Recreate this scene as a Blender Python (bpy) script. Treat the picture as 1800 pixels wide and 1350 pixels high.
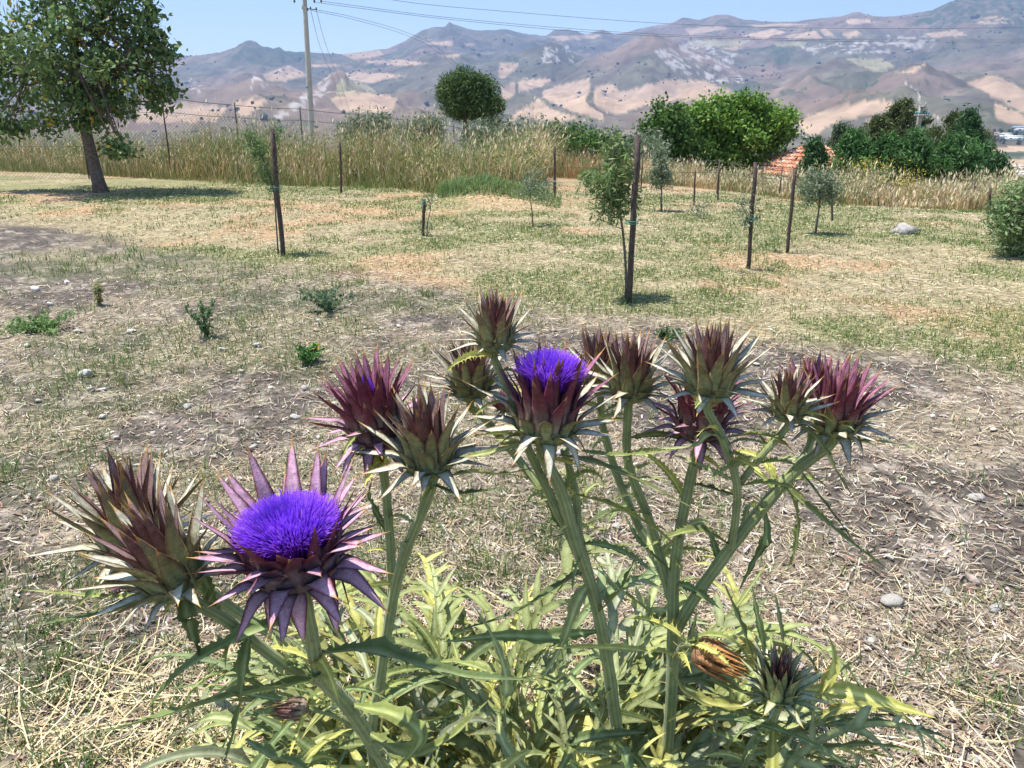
import bpy, math, random
import numpy as np
from mathutils import Vector, Matrix, Quaternion

rng = np.random.default_rng(7)
random.seed(7)
scene = bpy.context.scene
for o in list(bpy.data.objects):
    bpy.data.objects.remove(o)
R = math.radians
COL = scene.collection

# ------------------------------------------------------------------ camera
PITCH = R(18.9)
CAM_H = 1.6
FPX = 1413.0                      # focal length in photo pixels (1800 wide)
cam_d = bpy.data.cameras.new('camera')
cam_d.sensor_width = 36.0
cam_d.lens = 36.0 * FPX / 1800.0
cam_d.clip_start = 0.05
cam_d.clip_end = 40000
cam = bpy.data.objects.new('camera', cam_d)
cam.location = (0, 0, CAM_H)
cam.rotation_euler = (R(90) - PITCH, 0, 0)
COL.objects.link(cam)
scene.camera = cam

# ------------------------------------------------------------------ sky and sun
SUN_EL = R(72)
SUN_AZ = math.atan2(-0.85, 0.12)         # from +Y towards +X : sun stands left and beyond
sun_dir = Vector((math.sin(SUN_AZ) * math.cos(SUN_EL), math.cos(SUN_AZ) * math.cos(SUN_EL), math.sin(SUN_EL)))
world = bpy.data.worlds.new('World')
scene.world = world
world.use_nodes = True
wn = world.node_tree
bg = wn.nodes['Background']
sky = wn.nodes.new('ShaderNodeTexSky')
sky.sky_type = 'NISHITA'
sky.sun_disc = False
sky.sun_elevation = SUN_EL
sky.sun_rotation = SUN_AZ
sky.altitude = 600
sky.air_density = 1.0
sky.dust_density = 0.6
sky.ozone_density = 2.0
wn.links.new(sky.outputs['Color'], bg.inputs['Color'])
bg.inputs['Strength'].default_value = 0.125
sun_d = bpy.data.lights.new('sun', 'SUN')
sun_d.energy = 4.6
sun_d.angle = R(0.53)
sun_d.color = (1.0, 0.955, 0.88)
sun = bpy.data.objects.new('sun', sun_d)
sun.rotation_euler = (-sun_dir).to_track_quat('-Z', 'Y').to_euler()
sun.location = (-20, 10, 60)
COL.objects.link(sun)
vs = scene.view_settings
vs.view_transform = 'Standard'
vs.look = 'None'
vs.gamma = 1.0
vs.exposure = 0.88
vs.use_curve_mapping = False
scene.render.engine = 'CYCLES'
cy = scene.cycles
cy.use_denoising = True
cy.max_bounces = 6
cy.diffuse_bounces = 3
cy.transmission_bounces = 4
cy.volume_bounces = 0
cy.transparent_max_bounces = 4
cy.caustics_reflective = False
cy.caustics_refractive = False

# ------------------------------------------------------------------ pixels to directions
cp, sp = math.cos(PITCH), math.sin(PITCH)
def ray(u, v):
    vy = -(np.asarray(v, float) - 675) / FPX
    return (np.asarray(u, float) - 900) / FPX, cp + vy * sp, -sp + vy * cp
def P(u, v, Y):
    """point on the sight line through photo pixel (u,v) at world distance y = Y"""
    d = ray(u, v); k = Y / d[1]
    return np.array([d[0] * k, Y, CAM_H + d[2] * k])
def px_per_m(v, Y):
    return FPX * float(ray(900, v)[1]) / Y
def az_tan(pts):
    a = np.array(pts, float)
    d = ray(a[:, 0], a[:, 1])
    az = np.arctan2(d[0], d[1]); te = d[2] / np.hypot(d[0], d[1])
    o = np.argsort(az)
    return az[o], te[o]

# ------------------------------------------------------------------ noise
def _h(i, j, s):
    v = np.sin(i * 127.1 + j * 311.7 + s * 74.7) * 43758.5453
    return v - np.floor(v)
def vn(x, y, s=0):
    xi = np.floor(x); yi = np.floor(y); fx = x - xi; fy = y - yi
    fx = fx * fx * (3 - 2 * fx); fy = fy * fy * (3 - 2 * fy)
    a = _h(xi, yi, s); b = _h(xi + 1, yi, s); c = _h(xi, yi + 1, s); d = _h(xi + 1, yi + 1, s)
    return (a + (b - a) * fx) * (1 - fy) + (c + (d - c) * fx) * fy
def fbm(x, y, o=4, s=0):
    t = 0; a = .5; n = 0
    for k in range(o):
        t = t + a * vn(x, y, s + k * 3.1); n += a; a *= .5; x = x * 2.03 + 11.3; y = y * 2.03 + 5.7
    return t / n
def ridged(x, y, o=5, s=0):
    t = 0; a = .5; n = 0
    for k in range(o):
        t = t + a * (1 - np.abs(2 * vn(x, y, s + k * 2.7) - 1)); n += a; a *= .55; x = x * 2.1 + 7.7; y = y * 2.1 + 3.3
    return t / n
def ss(a, b, x):
    t = np.clip((x - a) / (b - a), 0, 1)
    return t * t * (3 - 2 * t)

# ------------------------------------------------------------------ terrain heights
SKYLINE = az_tan([(-300, 110), (0, 104), (200, 100), (300, 101), (330, 97), (375, 97), (400, 91), (430, 83), (450, 79), (462, 85), (480, 86), (490, 81), (500, 90), (540, 91),
    (600, 95), (640, 90), (680, 85), (710, 72), (740, 53), (760, 47), (782, 46), (790, 38), (800, 43), (830, 52), (845, 53), (890, 51), (920, 58), (960, 63),
    (974, 52), (1000, 51), (1030, 60), (1050, 54), (1060, 51), (1080, 60), (1100, 56), (1140, 46), (1180, 40), (1200, 30), (1230, 34), (1260, 25), (1280, 25), (1310, 34),
    (1350, 37), (1400, 37), (1440, 32), (1480, 28), (1500, 21), (1510, 20), (1540, 28), (1570, 28), (1600, 24), (1640, 18), (1665, 4), (1690, -6), (1750, -14), (1850, -24), (2200, -10)])
# rocky spurs in front of the skyline: (range in m, crest in photo pixels, flank slope)
SPURS = [
    (2500, [(420, 250), (455, 222), (480, 208), (505, 192), (540, 163), (560, 146), (580, 130), (594, 122), (606, 124), (612, 134), (640, 152), (690, 190), (740, 240)], .50),
    (3300, [(270, 210), (300, 190), (330, 166), (335, 160), (338, 138), (344, 146), (356, 153), (370, 160), (400, 182), (450, 220)], .55),
    (3900, [(400, 180), (430, 160), (446, 142), (452, 130), (462, 146), (480, 156), (540, 190)], .50),
    (3500, [(980, 125), (1030, 100), (1080, 85), (1120, 66), (1150, 58), (1180, 70), (1230, 92), (1290, 118), (1350, 150)], .42),
    (3800, [(900, 95), (940, 84), (968, 74), (985, 80), (1020, 100), (1060, 130)], .5),
    (2500, [(1430, 200), (1500, 160), (1560, 128), (1600, 114), (1628, 110), (1660, 128), (1720, 150), (1800, 168), (1900, 190)], .33),
    (3000, [(1340, 160), (1390, 132), (1430, 112), (1470, 105), (1520, 116), (1560, 128), (1640, 160)], .36),
    (4300, [(1340, 90), (1380, 82), (1440, 76), (1520, 66), (1600, 70), (1680, 82), (1760, 92), (1850, 90)], .35),
    (2100, [(880, 226), (940, 196), (1000, 172), (1040, 166), (1080, 178), (1150, 176), (1220, 160), (1270, 165), (1330, 200)], .22),
]
SPURS = [(r, az_tan(p), k) for r, p, k in SPURS]
MOUND = None
def H(x, y):
    """ground height at world x, y"""
    x = np.asarray(x, float); y = np.asarray(y, float)
    r = np.hypot(x, y); az = np.arctan2(x, y)
    yc = np.clip(y, 0, 70); xc = np.clip(x, -20, 40)
    loc = -0.034 * np.maximum(0, yc - 14) * ss(-9, 5, x) - 0.022 * np.maximum(0, xc - 2) * ss(7, 17, yc)
    loc = loc + 0.10 * (fbm(x * .12 + 3, y * .12, 2, 5) - .5) * ss(4, 12, r)
    if MOUND is not None:
        loc = loc + MOUND[2] * np.exp(-((x - MOUND[0]) / 1.15) ** 2 - ((y - MOUND[1]) / .9) ** 2)
    loc = loc - 0.085 * np.clip(r - (34 - 11 * ss(-8, 6, x)), 0, 260) * ss(-30, 10, y)
    h = loc + (-55 - loc) * ss(60, 720, r)
    far = r > 900
    if np.any(far):
        rr = r[far] if r.ndim else r; xx = x[far] if r.ndim else x; yy = y[far] if r.ndim else y; aa = az[far] if r.ndim else az
        rs = 5600 + 500 * np.sin(aa * 9 + 1)
        te = np.interp(aa, *SKYLINE)
        e0 = -55 / 1400.
        s = np.clip((rr - 1400) / (rs - 1400), 0, 1)
        warp = (fbm(xx / 900, yy / 900, 3, 21) - .5)
        f = np.clip(s + .22 * warp * np.sin(np.pi * s), 0, 1) ** .82
        hm = rr * (e0 + (te - e0) * f)
        win = ss(0, .10, s) * (1 - ss(.90, 1.0, s))
        rid = ridged(xx / 1000 + 2, yy / 1000, 6, 31) - .6
        det = fbm(xx / 170, yy / 170, 5, 41) - .5
        hm = hm + win * (190 * rid + 62 * det) + 9 * (fbm(xx / 60, yy / 60, 3, 51) - .5) * ss(0, .1, s)
        behind = np.clip(rr - rs, 0, None)
        hm = hm - behind * .35
        base = np.where(rr < 1400, -55 + 0 * rr, hm)
        for R0, (sa, st), k in SPURS:
            top = R0 * np.interp(aa, sa, st, left=-.2, right=-.2)
            jag = ridged(xx / 130, yy / 130, 5, R0 % 97)
            w = top + (jag - .62) * 32 - np.abs(rr - R0) * k * (0.75 + .5 * fbm(xx / 300, yy / 300, 3, 61))
            base = np.maximum(base, w)
        base = np.where(rr < 1400, np.maximum(base, -55 + 6 * (fbm(xx / 250, yy / 250, 3, 8) - .5)), base)
        if r.ndim:
            h = h.copy(); h[far] = base * ss(900, 1100, rr) + h[far] * (1 - ss(900, 1100, rr))
        else:
            h = base
    return h
def G(u, v, r0=0.5, r1=9000):
    """first hit of the sight line through photo pixel (u,v) with the ground"""
    d = np.array(ray(u, v), float); hd = math.hypot(d[0], d[1])
    rs = np.geomspace(r0, r1, 6000)
    k = rs / hd
    X, Y, Z = d[0] * k, d[1] * k, CAM_H + d[2] * k
    hit = np.nonzero(Z <= H(X, Y))[0]
    i = hit[0] if len(hit) else len(rs) - 1
    return np.array([X[i], Y[i], float(H(X[i:i + 1], Y[i:i + 1])[0])])
_m = G(870, 362)
MOUND = (float(_m[0]), float(_m[1]) + .5, .38)
def on_ground(u, Y, v=250):
    p = P(u, v, Y)
    return np.array([p[0], Y, float(H(np.array([p[0]]), np.array([Y]))[0])])

# ------------------------------------------------------------------ mesh and material helpers
def mesh_np(name, V, F, C=None, smooth=False, mat=None):
    V = np.asarray(V, np.float32); me = bpy.data.meshes.new(name)
    if isinstance(F, np.ndarray): F = [F]
    F = [np.asarray(f, np.int32) for f in F if len(f)]
    me.vertices.add(len(V)); me.vertices.foreach_set('co', V.ravel())
    loops = np.concatenate([f.ravel() for f in F]); tot = np.concatenate([np.full(len(f), f.shape[1], np.int32) for f in F])
    st = np.concatenate([[0], np.cumsum(tot)[:-1]]).astype(np.int32)
    me.loops.add(len(loops)); me.loops.foreach_set('vertex_index', loops)
    me.polygons.add(len(tot)); me.polygons.foreach_set('loop_start', st); me.polygons.foreach_set('loop_total', tot)
    if smooth: me.polygons.foreach_set('use_smooth', np.ones(len(tot), bool))
    if C is not None:
        C = np.asarray(C, np.float32)
        if C.shape[1] == 3: C = np.concatenate([C, np.ones((len(C), 1), np.float32)], 1)
        at = me.color_attributes.new('Col', 'FLOAT_COLOR', 'POINT'); at.data.foreach_set('color', C.ravel())
    me.update(calc_edges=True); me.validate()
    if mat: me.materials.append(mat)
    return me
def obj(name, me, parent=None, loc=None, mat4=None):
    o = bpy.data.objects.new(name, me); COL.objects.link(o)
    if parent: o.parent = parent
    if loc is not None: o.location = loc
    if mat4 is not None: o.matrix_local = mat4
    return o
def tag(o, label=None, cat=None, group=None, kind=None):
    for k, v in (('label', label), ('category', cat), ('group', group), ('kind', kind)):
        if v: o[k] = v
    return o
def empty(name, loc):
    o = bpy.data.objects.new(name, None); o.location = loc; o.empty_display_size = .1; COL.objects.link(o); return o

class Acc:
    """collects vertices, faces and colours of one mesh"""
    def __init__(s): s.V = []; s.F3 = []; s.F4 = []; s.C = []; s.n = 0
    def add(s, V, F, C):
        V = np.asarray(V, float); F = np.asarray(F, int)
        C = np.asarray(C, float)
        if C.ndim == 1: C = np.tile(C, (len(V), 1))
        s.V.append(V); s.C.append(C); (s.F3 if F.shape[1] == 3 else s.F4).append(F + s.n); s.n += len(V)
    def tube(s, pts, rad, col, n=8, cap=True, rib=0, ribn=0, colr=None):
        pts = np.asarray(pts, float); m = len(pts); rad = np.broadcast_to(np.asarray(rad, float), (m,))
        T = np.gradient(pts, axis=0); T /= np.linalg.norm(T, axis=1)[:, None] + 1e-12
        ref = np.array([0, 0, 1.]) if abs(T[0][2]) < .9 else np.array([0, 1., 0])
        A = np.cross(T[0], ref); A /= np.linalg.norm(A)
        a = np.arange(n) * 2 * math.pi / n
        rows = []; cols = []
        col = np.asarray(col, float)
        for i in range(m):
            A = A - T[i] * A.dot(T[i]); A /= np.linalg.norm(A) + 1e-12
            B = np.cross(T[i], A)
            rr = rad[i] * (1 + rib * np.cos(a * ribn))
            rows.append(pts[i] + np.outer(np.cos(a) * rr, A) + np.outer(np.sin(a) * rr, B))
            c = col[i] if col.ndim == 2 else col
            if colr is not None:
                t = (.5 + .5 * np.cos(a * ribn))[:, None]
                cols.append(c * t + np.asarray(colr) * (1 - t))
            else: cols.append(np.tile(c, (n, 1)))
        V = np.concatenate(rows); C = np.concatenate(cols)
        i, j = np.meshgrid(np.arange(m - 1), np.arange(n), indexing='ij'); j2 = (j + 1) % n
        F = np.stack([i * n + j, i * n + j2, (i + 1) * n + j2, (i + 1) * n + j], -1).reshape(-1, 4)
        s.add(V, F, C)
        if cap:
            k = s.n - len(V)
            s.F3.append(np.array([[k + (m - 1) * n, k + (m - 1) * n + q, k + (m - 1) * n + q + 1] for q in range(1, n - 1)]))
            s.F3.append(np.array([[k, k + q + 1, k + q] for q in range(1, n - 1)]))
    def box(s, c, size, col, rz=0, rot=None):
        x, y, z = np.array(size) / 2
        V = np.array([[a * x, b * y, d * z] for a in (-1, 1) for b in (-1, 1) for d in (-1, 1)])
        m = rot if rot is not None else np.array([[math.cos(rz), -math.sin(rz), 0], [math.sin(rz), math.cos(rz), 0], [0, 0, 1]])
        s.add(V @ m.T + np.asarray(c), np.array([[0, 1, 3, 2], [4, 6, 7, 5], [0, 4, 5, 1], [2, 3, 7, 6], [0, 2, 6, 4], [1, 5, 7, 3]]), col)
    def mesh(s, name, mat, smooth=False, org=None):
        V = np.concatenate(s.V)
        if org is not None: V = V - np.asarray(org)
        F = []
        if s.F4: F.append(np.concatenate(s.F4))
        if s.F3: F.append(np.concatenate(s.F3))
        return mesh_np(name, V, F, np.concatenate(s.C), smooth, mat)

def spline(pts, n):
    """Catmull-Rom through pts, n samples"""
    p = np.asarray(pts, float); p = np.vstack([2 * p[0] - p[1], p, 2 * p[-1] - p[-2]])
    m = len(p) - 3; out = []
    for t in np.linspace(0, m - 1e-6, n):
        i = int(t); f = t - i; a, b, c, d = p[i:i + 4]
        out.append(.5 * (2 * b + (c - a) * f + (2 * a - 5 * b + 4 * c - d) * f * f + (3 * b - a - 3 * c + d) * f ** 3))
    return np.array(out)

def material(name, rough=.8, spec=.3, var=.25, nscale=40, objvar=0, bump=0, bscale=60, trans=0, coords='Object', sheen=0, speck=0):
    m = bpy.data.materials.new(name); m.use_nodes = True; nt = m.node_tree; N = nt.nodes; L = nt.links
    b = N['Principled BSDF']; out = N['Material Output']
    at = N.new('ShaderNodeAttribute'); at.attribute_name = 'Col'
    tc = N.new('ShaderNodeTexCoord')
    nz = N.new('ShaderNodeTexNoise'); nz.inputs['Scale'].default_value = nscale; nz.inputs['Detail'].default_value = 4
    L.new(tc.outputs[coords], nz.inputs['Vector'])
    mr = N.new('ShaderNodeMapRange'); mr.inputs[1].default_value = .3; mr.inputs[2].default_value = .7
    mr.inputs[3].default_value = 1 - var; mr.inputs[4].default_value = 1 + var
    L.new(nz.outputs['Fac'], mr.inputs[0])
    val = mr.outputs[0]
    if objvar:
        oi = N.new('ShaderNodeObjectInfo'); m2 = N.new('ShaderNodeMapRange')
        m2.inputs[3].default_value = 1 - objvar; m2.inputs[4].default_value = 1 + objvar
        L.new(oi.outputs['Random'], m2.inputs[0])
        mu = N.new('ShaderNodeMath'); mu.operation = 'MULTIPLY'; L.new(val, mu.inputs[0]); L.new(m2.outputs[0], mu.inputs[1]); val = mu.outputs[0]
    if speck:                                # fine dark freckles and dust
        n3 = N.new('ShaderNodeTexNoise'); n3.inputs['Scale'].default_value = speck; n3.inputs['Detail'].default_value = 2; L.new(tc.outputs[coords], n3.inputs['Vector'])
        m3 = N.new('ShaderNodeMapRange'); m3.inputs[1].default_value = .56; m3.inputs[2].default_value = .66; m3.inputs[3].default_value = 1; m3.inputs[4].default_value = .55; L.new(n3.outputs['Fac'], m3.inputs[0])
        mu3 = N.new('ShaderNodeMath'); mu3.operation = 'MULTIPLY'; L.new(val, mu3.inputs[0]); L.new(m3.outputs[0], mu3.inputs[1]); val = mu3.outputs[0]
    vm = N.new('ShaderNodeVectorMath'); vm.operation = 'SCALE'
    L.new(at.outputs['Color'], vm.inputs[0]); L.new(val, vm.inputs['Scale'])
    L.new(vm.outputs[0], b.inputs['Base Color'])
    b.inputs['Roughness'].default_value = rough
    b.inputs['Specular IOR Level'].default_value = spec
    if sheen:
        b.inputs['Sheen Weight'].default_value = sheen; b.inputs['Sheen Roughness'].default_value = .5
    if bump:
        n2 = N.new('ShaderNodeTexNoise'); n2.inputs['Scale'].default_value = bscale; n2.inputs['Detail'].default_value = 5
        L.new(tc.outputs[coords], n2.inputs['Vector'])
        bp = N.new('ShaderNodeBump'); bp.inputs['Strength'].default_value = 1; bp.inputs['Distance'].default_value = bump
        L.new(n2.outputs['Fac'], bp.inputs['Height']); L.new(bp.outputs[0], b.inputs['Normal'])
    if trans:
        tr = N.new('ShaderNodeBsdfTranslucent'); mx = N.new('ShaderNodeMixShader'); mx.inputs[0].default_value = trans
        L.new(vm.outputs[0], tr.inputs['Color'])
        L.new(b.outputs[0], mx.inputs[1]); L.new(tr.outputs[0], mx.inputs[2]); L.new(mx.outputs[0], out.inputs['Surface'])
    return m
M = {}
M['ground'] = material('soil_and_stubble', .95, .1, .5, 24, bump=.022, bscale=48)
M['hills'] = material('hillside', .95, .05, .18, .02, bump=6, bscale=.02)
M['litter'] = material('dry_litter', .8, .2, .25, 30)
M['grass'] = material('green_grass', .6, .25, .2, 12, trans=.3)
M['weed'] = material('tall_weeds', .7, .2, .15, 3, trans=.25)
M['foliage'] = material('foliage', .55, .3, .2, 2, trans=.28)
M['bark'] = material('bark', .9, .2, .4, 18, bump=.012, bscale=45)
M['stone'] = material('limestone', .9, .2, .28, 22, objvar=.2, bump=.006, bscale=60)
M['wood'] = material('weathered_wood', .85, .2, .4, 30, bump=.003, bscale=90)
M['metal'] = material('rusty_metal', .75, .35, .3, 25)
M['concrete'] = material('concrete', .85, .2, .15, 3, bump=.003, bscale=40)
M['ceramic'] = material('glazed_insulator', .15, .5, .05, 5)
M['wire'] = material('wire', .5, .5, .05, 5)
M['tie'] = material('plastic_tie', .4, .4, .05, 5)
M['bract'] = material('bract', .68, .2, .32, 4, objvar=.18, bump=.0006, bscale=16, speck=26)
M['bract_inner'] = material('inner_bract', .68, .2, .32, 100, bump=.0006, bscale=400, speck=650)
M['floret'] = material('floret', .6, .2, .12, 100, trans=.25)
M['stem'] = material('ribbed_stem', .65, .3, .14, 60, sheen=.15)
M['leaf'] = material('thistle_leaf', .62, .25, .22, 45, objvar=.3, bump=.0018, bscale=130, trans=.25, sheen=.06)
M['plaster'] = material('plaster', .9, .1, .1, 2)
M['tile'] = material('roof_tile', .8, .2, .25, 5)
M['pane'] = material('dark_pane', .1, .6, .02, 5)

# ------------------------------------------------------------------ hills and valley
def in_poly(u, v, poly):
    p = np.array(poly, float); ins = np.zeros(u.shape, bool); j = len(p) - 1
    for i in range(len(p)):
        c = ((p[i, 1] > v) != (p[j, 1] > v)) & (u < (p[j, 0] - p[i, 0]) * (v - p[i, 1]) / (p[j, 1] - p[i, 1] + 1e-9) + p[i, 0])
        ins ^= c; j = i
    return ins
FIELDS = [  # stubble fields on the slopes, corners read off the photograph
    [(953, 160), (987, 147), (1037, 137), (1038, 157), (1030, 180), (1040, 190), (1060, 200), (1063, 213), (1017, 200), (973, 183), (953, 170)],
    [(1045, 150), (1077, 147), (1090, 163), (1133, 150), (1183, 137), (1247, 143), (1297, 167), (1250, 185), (1200, 175), (1133, 187), (1093, 200), (1067, 200), (1050, 193), (1043, 177)],
    [(911, 140), (970, 138), (950, 153), (911, 163)], [(880, 153), (907, 140), (907, 163), (883, 180)],
    [(893, 207), (933, 180), (948, 171), (965, 189), (1040, 214), (967, 213), (910, 208), (885, 225)],
    [(603, 127), (650, 127), (723, 133), (677, 140), (650, 148), (613, 140)], [(877, 110), (913, 110), (907, 123), (883, 140), (875, 138)],
    [(747, 77), (797, 70), (797, 83), (760, 80)], [(813, 72), (840, 77), (820, 83)], [(773, 97), (817, 93), (803, 102)],
    [(960, 64), (1067, 60), (1043, 68), (983, 73)], [(600, 95), (667, 87), (677, 97), (620, 105)],
    [(1400, 213), (1447, 193), (1517, 177), (1560, 177), (1587, 193), (1510, 207), (1467, 217), (1433, 240), (1413, 233)],
    [(1520, 212), (1560, 206), (1590, 205), (1600, 215), (1560, 225), (1530, 225)],
    [(1697, 147), (1747, 130), (1787, 150), (1800, 157), (1860, 170), (1860, 215), (1800, 200), (1733, 163)],
    [(1747, 180), (1800, 202), (1860, 220), (1860, 235), (1800, 223), (1750, 210)], [(1570, 128), (1627, 110), (1610, 128)],
    [(1303, 63), (1360, 50), (1380, 57), (1340, 70)], [(1380, 63), (1433, 53), (1447, 67), (1387, 70)], [(1436, 53), (1453, 50), (1473, 67), (1450, 64)],
    [(1477, 57), (1507, 52), (1517, 60), (1490, 70)], [(1200, 50), (1267, 45), (1287, 50), (1213, 62)], [(1487, 33), (1527, 33), (1550, 40), (1490, 42)],
    [(1255, 83), (1310, 83), (1293, 90)], [(460, 130), (507, 115), (533, 127), (545, 133), (500, 143), (467, 142)],
    [(407, 183), (423, 177), (473, 175), (437, 203), (423, 203)], [(577, 173), (640, 160), (700, 172), (690, 200), (600, 197)], [(545, 113), (600, 113), (590, 118), (545, 118)],
    [(240, 190), (330, 178), (400, 190), (380, 215), (240, 215)], [(1730, 260), (1860, 255), (1860, 268), (1730, 268)], [(1740, 283), (1860, 276), (1860, 320), (1740, 320)],
    [(640, 108), (700, 104), (760, 112), (690, 118)], [(1310, 44), (1390, 40), (1430, 44), (1340, 48)], [(1620, 60), (1680, 52), (1700, 62), (1640, 68)], [(1700, 30), (1760, 26), (1790, 40), (1720, 44)],
]
PALE_GREEN = [[(1487, 103), (1553, 103), (1573, 117), (1547, 127), (1513, 117)], [(620, 130), (660, 160), (700, 190), (600, 200), (590, 150)], [(1210, 72), (1320, 72), (1300, 82), (1215, 80)], [(1360, 75), (1420, 74), (1410, 82), (1365, 82)]]
SCRUB = [[(1288, 147), (1337, 143), (1326, 165), (1313, 183), (1300, 170)], [(1357, 80), (1397, 87), (1385, 113), (1363, 113)], [(880, 100), (915, 98), (910, 110), (880, 106)],
         [(1366, 160), (1420, 152), (1418, 163), (1375, 168)], [(1490, 160), (1545, 138), (1540, 148), (1480, 175)], [(1740, 232), (1860, 226), (1860, 238), (1745, 250)], [(1740, 268), (1860, 262), (1860, 276), (1740, 282)],
         [(800, 118), (830, 112), (838, 122), (805, 126)], [(430, 85), (505, 84), (560, 100), (480, 118), (400, 104)], [(620, 116), (660, 110), (700, 116), (640, 122)], [(1660, -8), (1860, -40), (1860, 40), (1700, 40), (1600, 44)]]
ROCKS = [[(1150, 90), (1230, 70), (1300, 90), (1280, 130), (1190, 130)], [(960, 80), (1000, 78), (1010, 110), (950, 110)], [(1400, 80), (1560, 70), (1640, 80), (1600, 92), (1430, 95)], [(1250, 118), (1300, 125), (1310, 150), (1240, 140)],
         [(480, 205), (594, 121), (612, 134), (560, 175), (520, 215)], [(335, 135), (370, 160), (345, 165), (330, 165)], [(446, 130), (462, 140), (480, 158), (440, 158)], [(1560, 62), (1650, 66), (1640, 84), (1560, 80)]]
def build_hills():
    naz = 820
    az = np.linspace(R(-44), R(44), naz)
    rr = np.concatenate([np.geomspace(52, 1350, 70)[:-1], np.linspace(1350, 6300, 300)[:-1], np.linspace(6300, 9000, 12)])
    A, RR = np.meshgrid(az, rr)
    X = RR * np.sin(A); Y = RR * np.cos(A)
    Z = H(X.ravel(), Y.ravel()).reshape(X.shape)
    Z = Z - .25 * (1 - ss(52, 66, RR))
    fw = Y * cp - (Z - CAM_H) * sp; up = Y * sp + (Z - CAM_H) * cp
    jx = (fbm(X / 150, Y / 150, 3, 71) - .5) * 5; jy = (fbm(X / 150, Y / 150, 3, 75) - .5) * 3
    u = 900 + FPX * X / fw + jx; v = 675 - FPX * up / fw + jy
    n1 = fbm(X / 420, Y / 420, 4, 81)[..., None]; n2 = fbm(X / 70, Y / 70, 4, 85)[..., None]; n3 = fbm(X / 22, Y / 22, 3, 88)[..., None]
    c = np.array([.165, .132, .105]) * (1 - n1) + np.array([.125, .125, .075]) * n1
    c = c * (.36 + 1.0 * n2) * (.70 + .5 * n3)
    brown = ss(.50, .62, fbm(X / 600 + 9, Y / 600, 3, 93))[..., None]
    c = c * (1 - .65 * brown) + np.array([.215, .150, .115]) * (.7 + .6 * n2) * .65 * brown
    sh = ss(.57, .66, n3 * .5 + fbm(X / 160, Y / 160, 3, 97)[..., None] * .5)
    c = c * (1 - .7 * sh) + np.array([.055, .065, .035]) * .7 * sh
    rk = np.zeros(u.shape, bool)
    for p in ROCKS: rk |= in_poly(u, v, p)
    rkm = ss(.50, .60, n3) * np.where(rk[..., None], .75, 0)
    c = c * (1 - rkm) + np.array([.40, .365, .34]) * rkm
    for p in PALE_GREEN:
        k = in_poly(u, v, p)[..., None] * .7
        c = c * (1 - k) + np.array([.30, .27, .15]) * k
    for p in FIELDS:
        k = in_poly(u, v, p)[..., None].astype(float)
        tone = .88 + .24 * random.random()
        c = c * (1 - k) + np.array([.40, .285, .195]) * tone * (.80 + .35 * n2) * k
        q = np.array(p); rim = np.full(u.shape, 1e9)          # dark hedge along the field's edge
        for i in range(len(q)):
            a, b = q[i], q[(i + 1) % len(q)]; d = b - a; t = np.clip(((u - a[0]) * d[0] + (v - a[1]) * d[1]) / (d @ d), 0, 1)
            rim = np.minimum(rim, np.hypot(u - a[0] - t * d[0], (v - a[1] - t * d[1]) * 1.4))
        e = ((rim < 1.7) & (fbm(X / 90, Y / 90, 2, 99) > .42))[..., None] * .6
        c = c * (1 - e) + np.array([.10, .10, .06]) * e
    for p in SCRUB:
        k = in_poly(u, v, p)[..., None] * ss(.30, .48, n3)
        c = c * (1 - .8 * k) + np.array([.045, .07, .035]) * .8 * k
    for tr in ([(1586, 143), (1602, 153), (1612, 160), (1618, 170), (1614, 180), (1622, 190), (1640, 202), (1660, 212)], [(1604, 155), (1603, 168), (1608, 182)], [(1392, 215), (1405, 230), (1420, 243), (1450, 250)]):
        tr = np.array(tr, float); rim = np.full(u.shape, 1e9)
        for a, b in zip(tr[:-1], tr[1:]):
            d = b - a; t = np.clip(((u - a[0]) * d[0] + (v - a[1]) * d[1]) / (d @ d), 0, 1)
            rim = np.minimum(rim, np.hypot(u - a[0] - t * d[0], v - a[1] - t * d[1]))
        k = (1 - ss(.3, 1.1, rim))[..., None] * .6
        c = c * (1 - k) + np.array([.58, .52, .44]) * k
    i, j = np.meshgrid(np.arange(len(rr) - 1), np.arange(naz - 1), indexing='ij')
    F = np.stack([i * naz + j, (i + 1) * naz + j, (i + 1) * naz + j + 1, i * naz + j + 1], -1).reshape(-1, 4)[:, ::-1]
    me = mesh_np('hills', np.stack([X, Y, Z], -1).reshape(-1, 3), F, np.clip(c, 0, 1).reshape(-1, 3), True, M['hills'])
    tag(obj('hills', me), 'hazy hills across the valley with tan stubble fields and rocky crests', 'hills', kind='structure')
build_hills()

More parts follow.
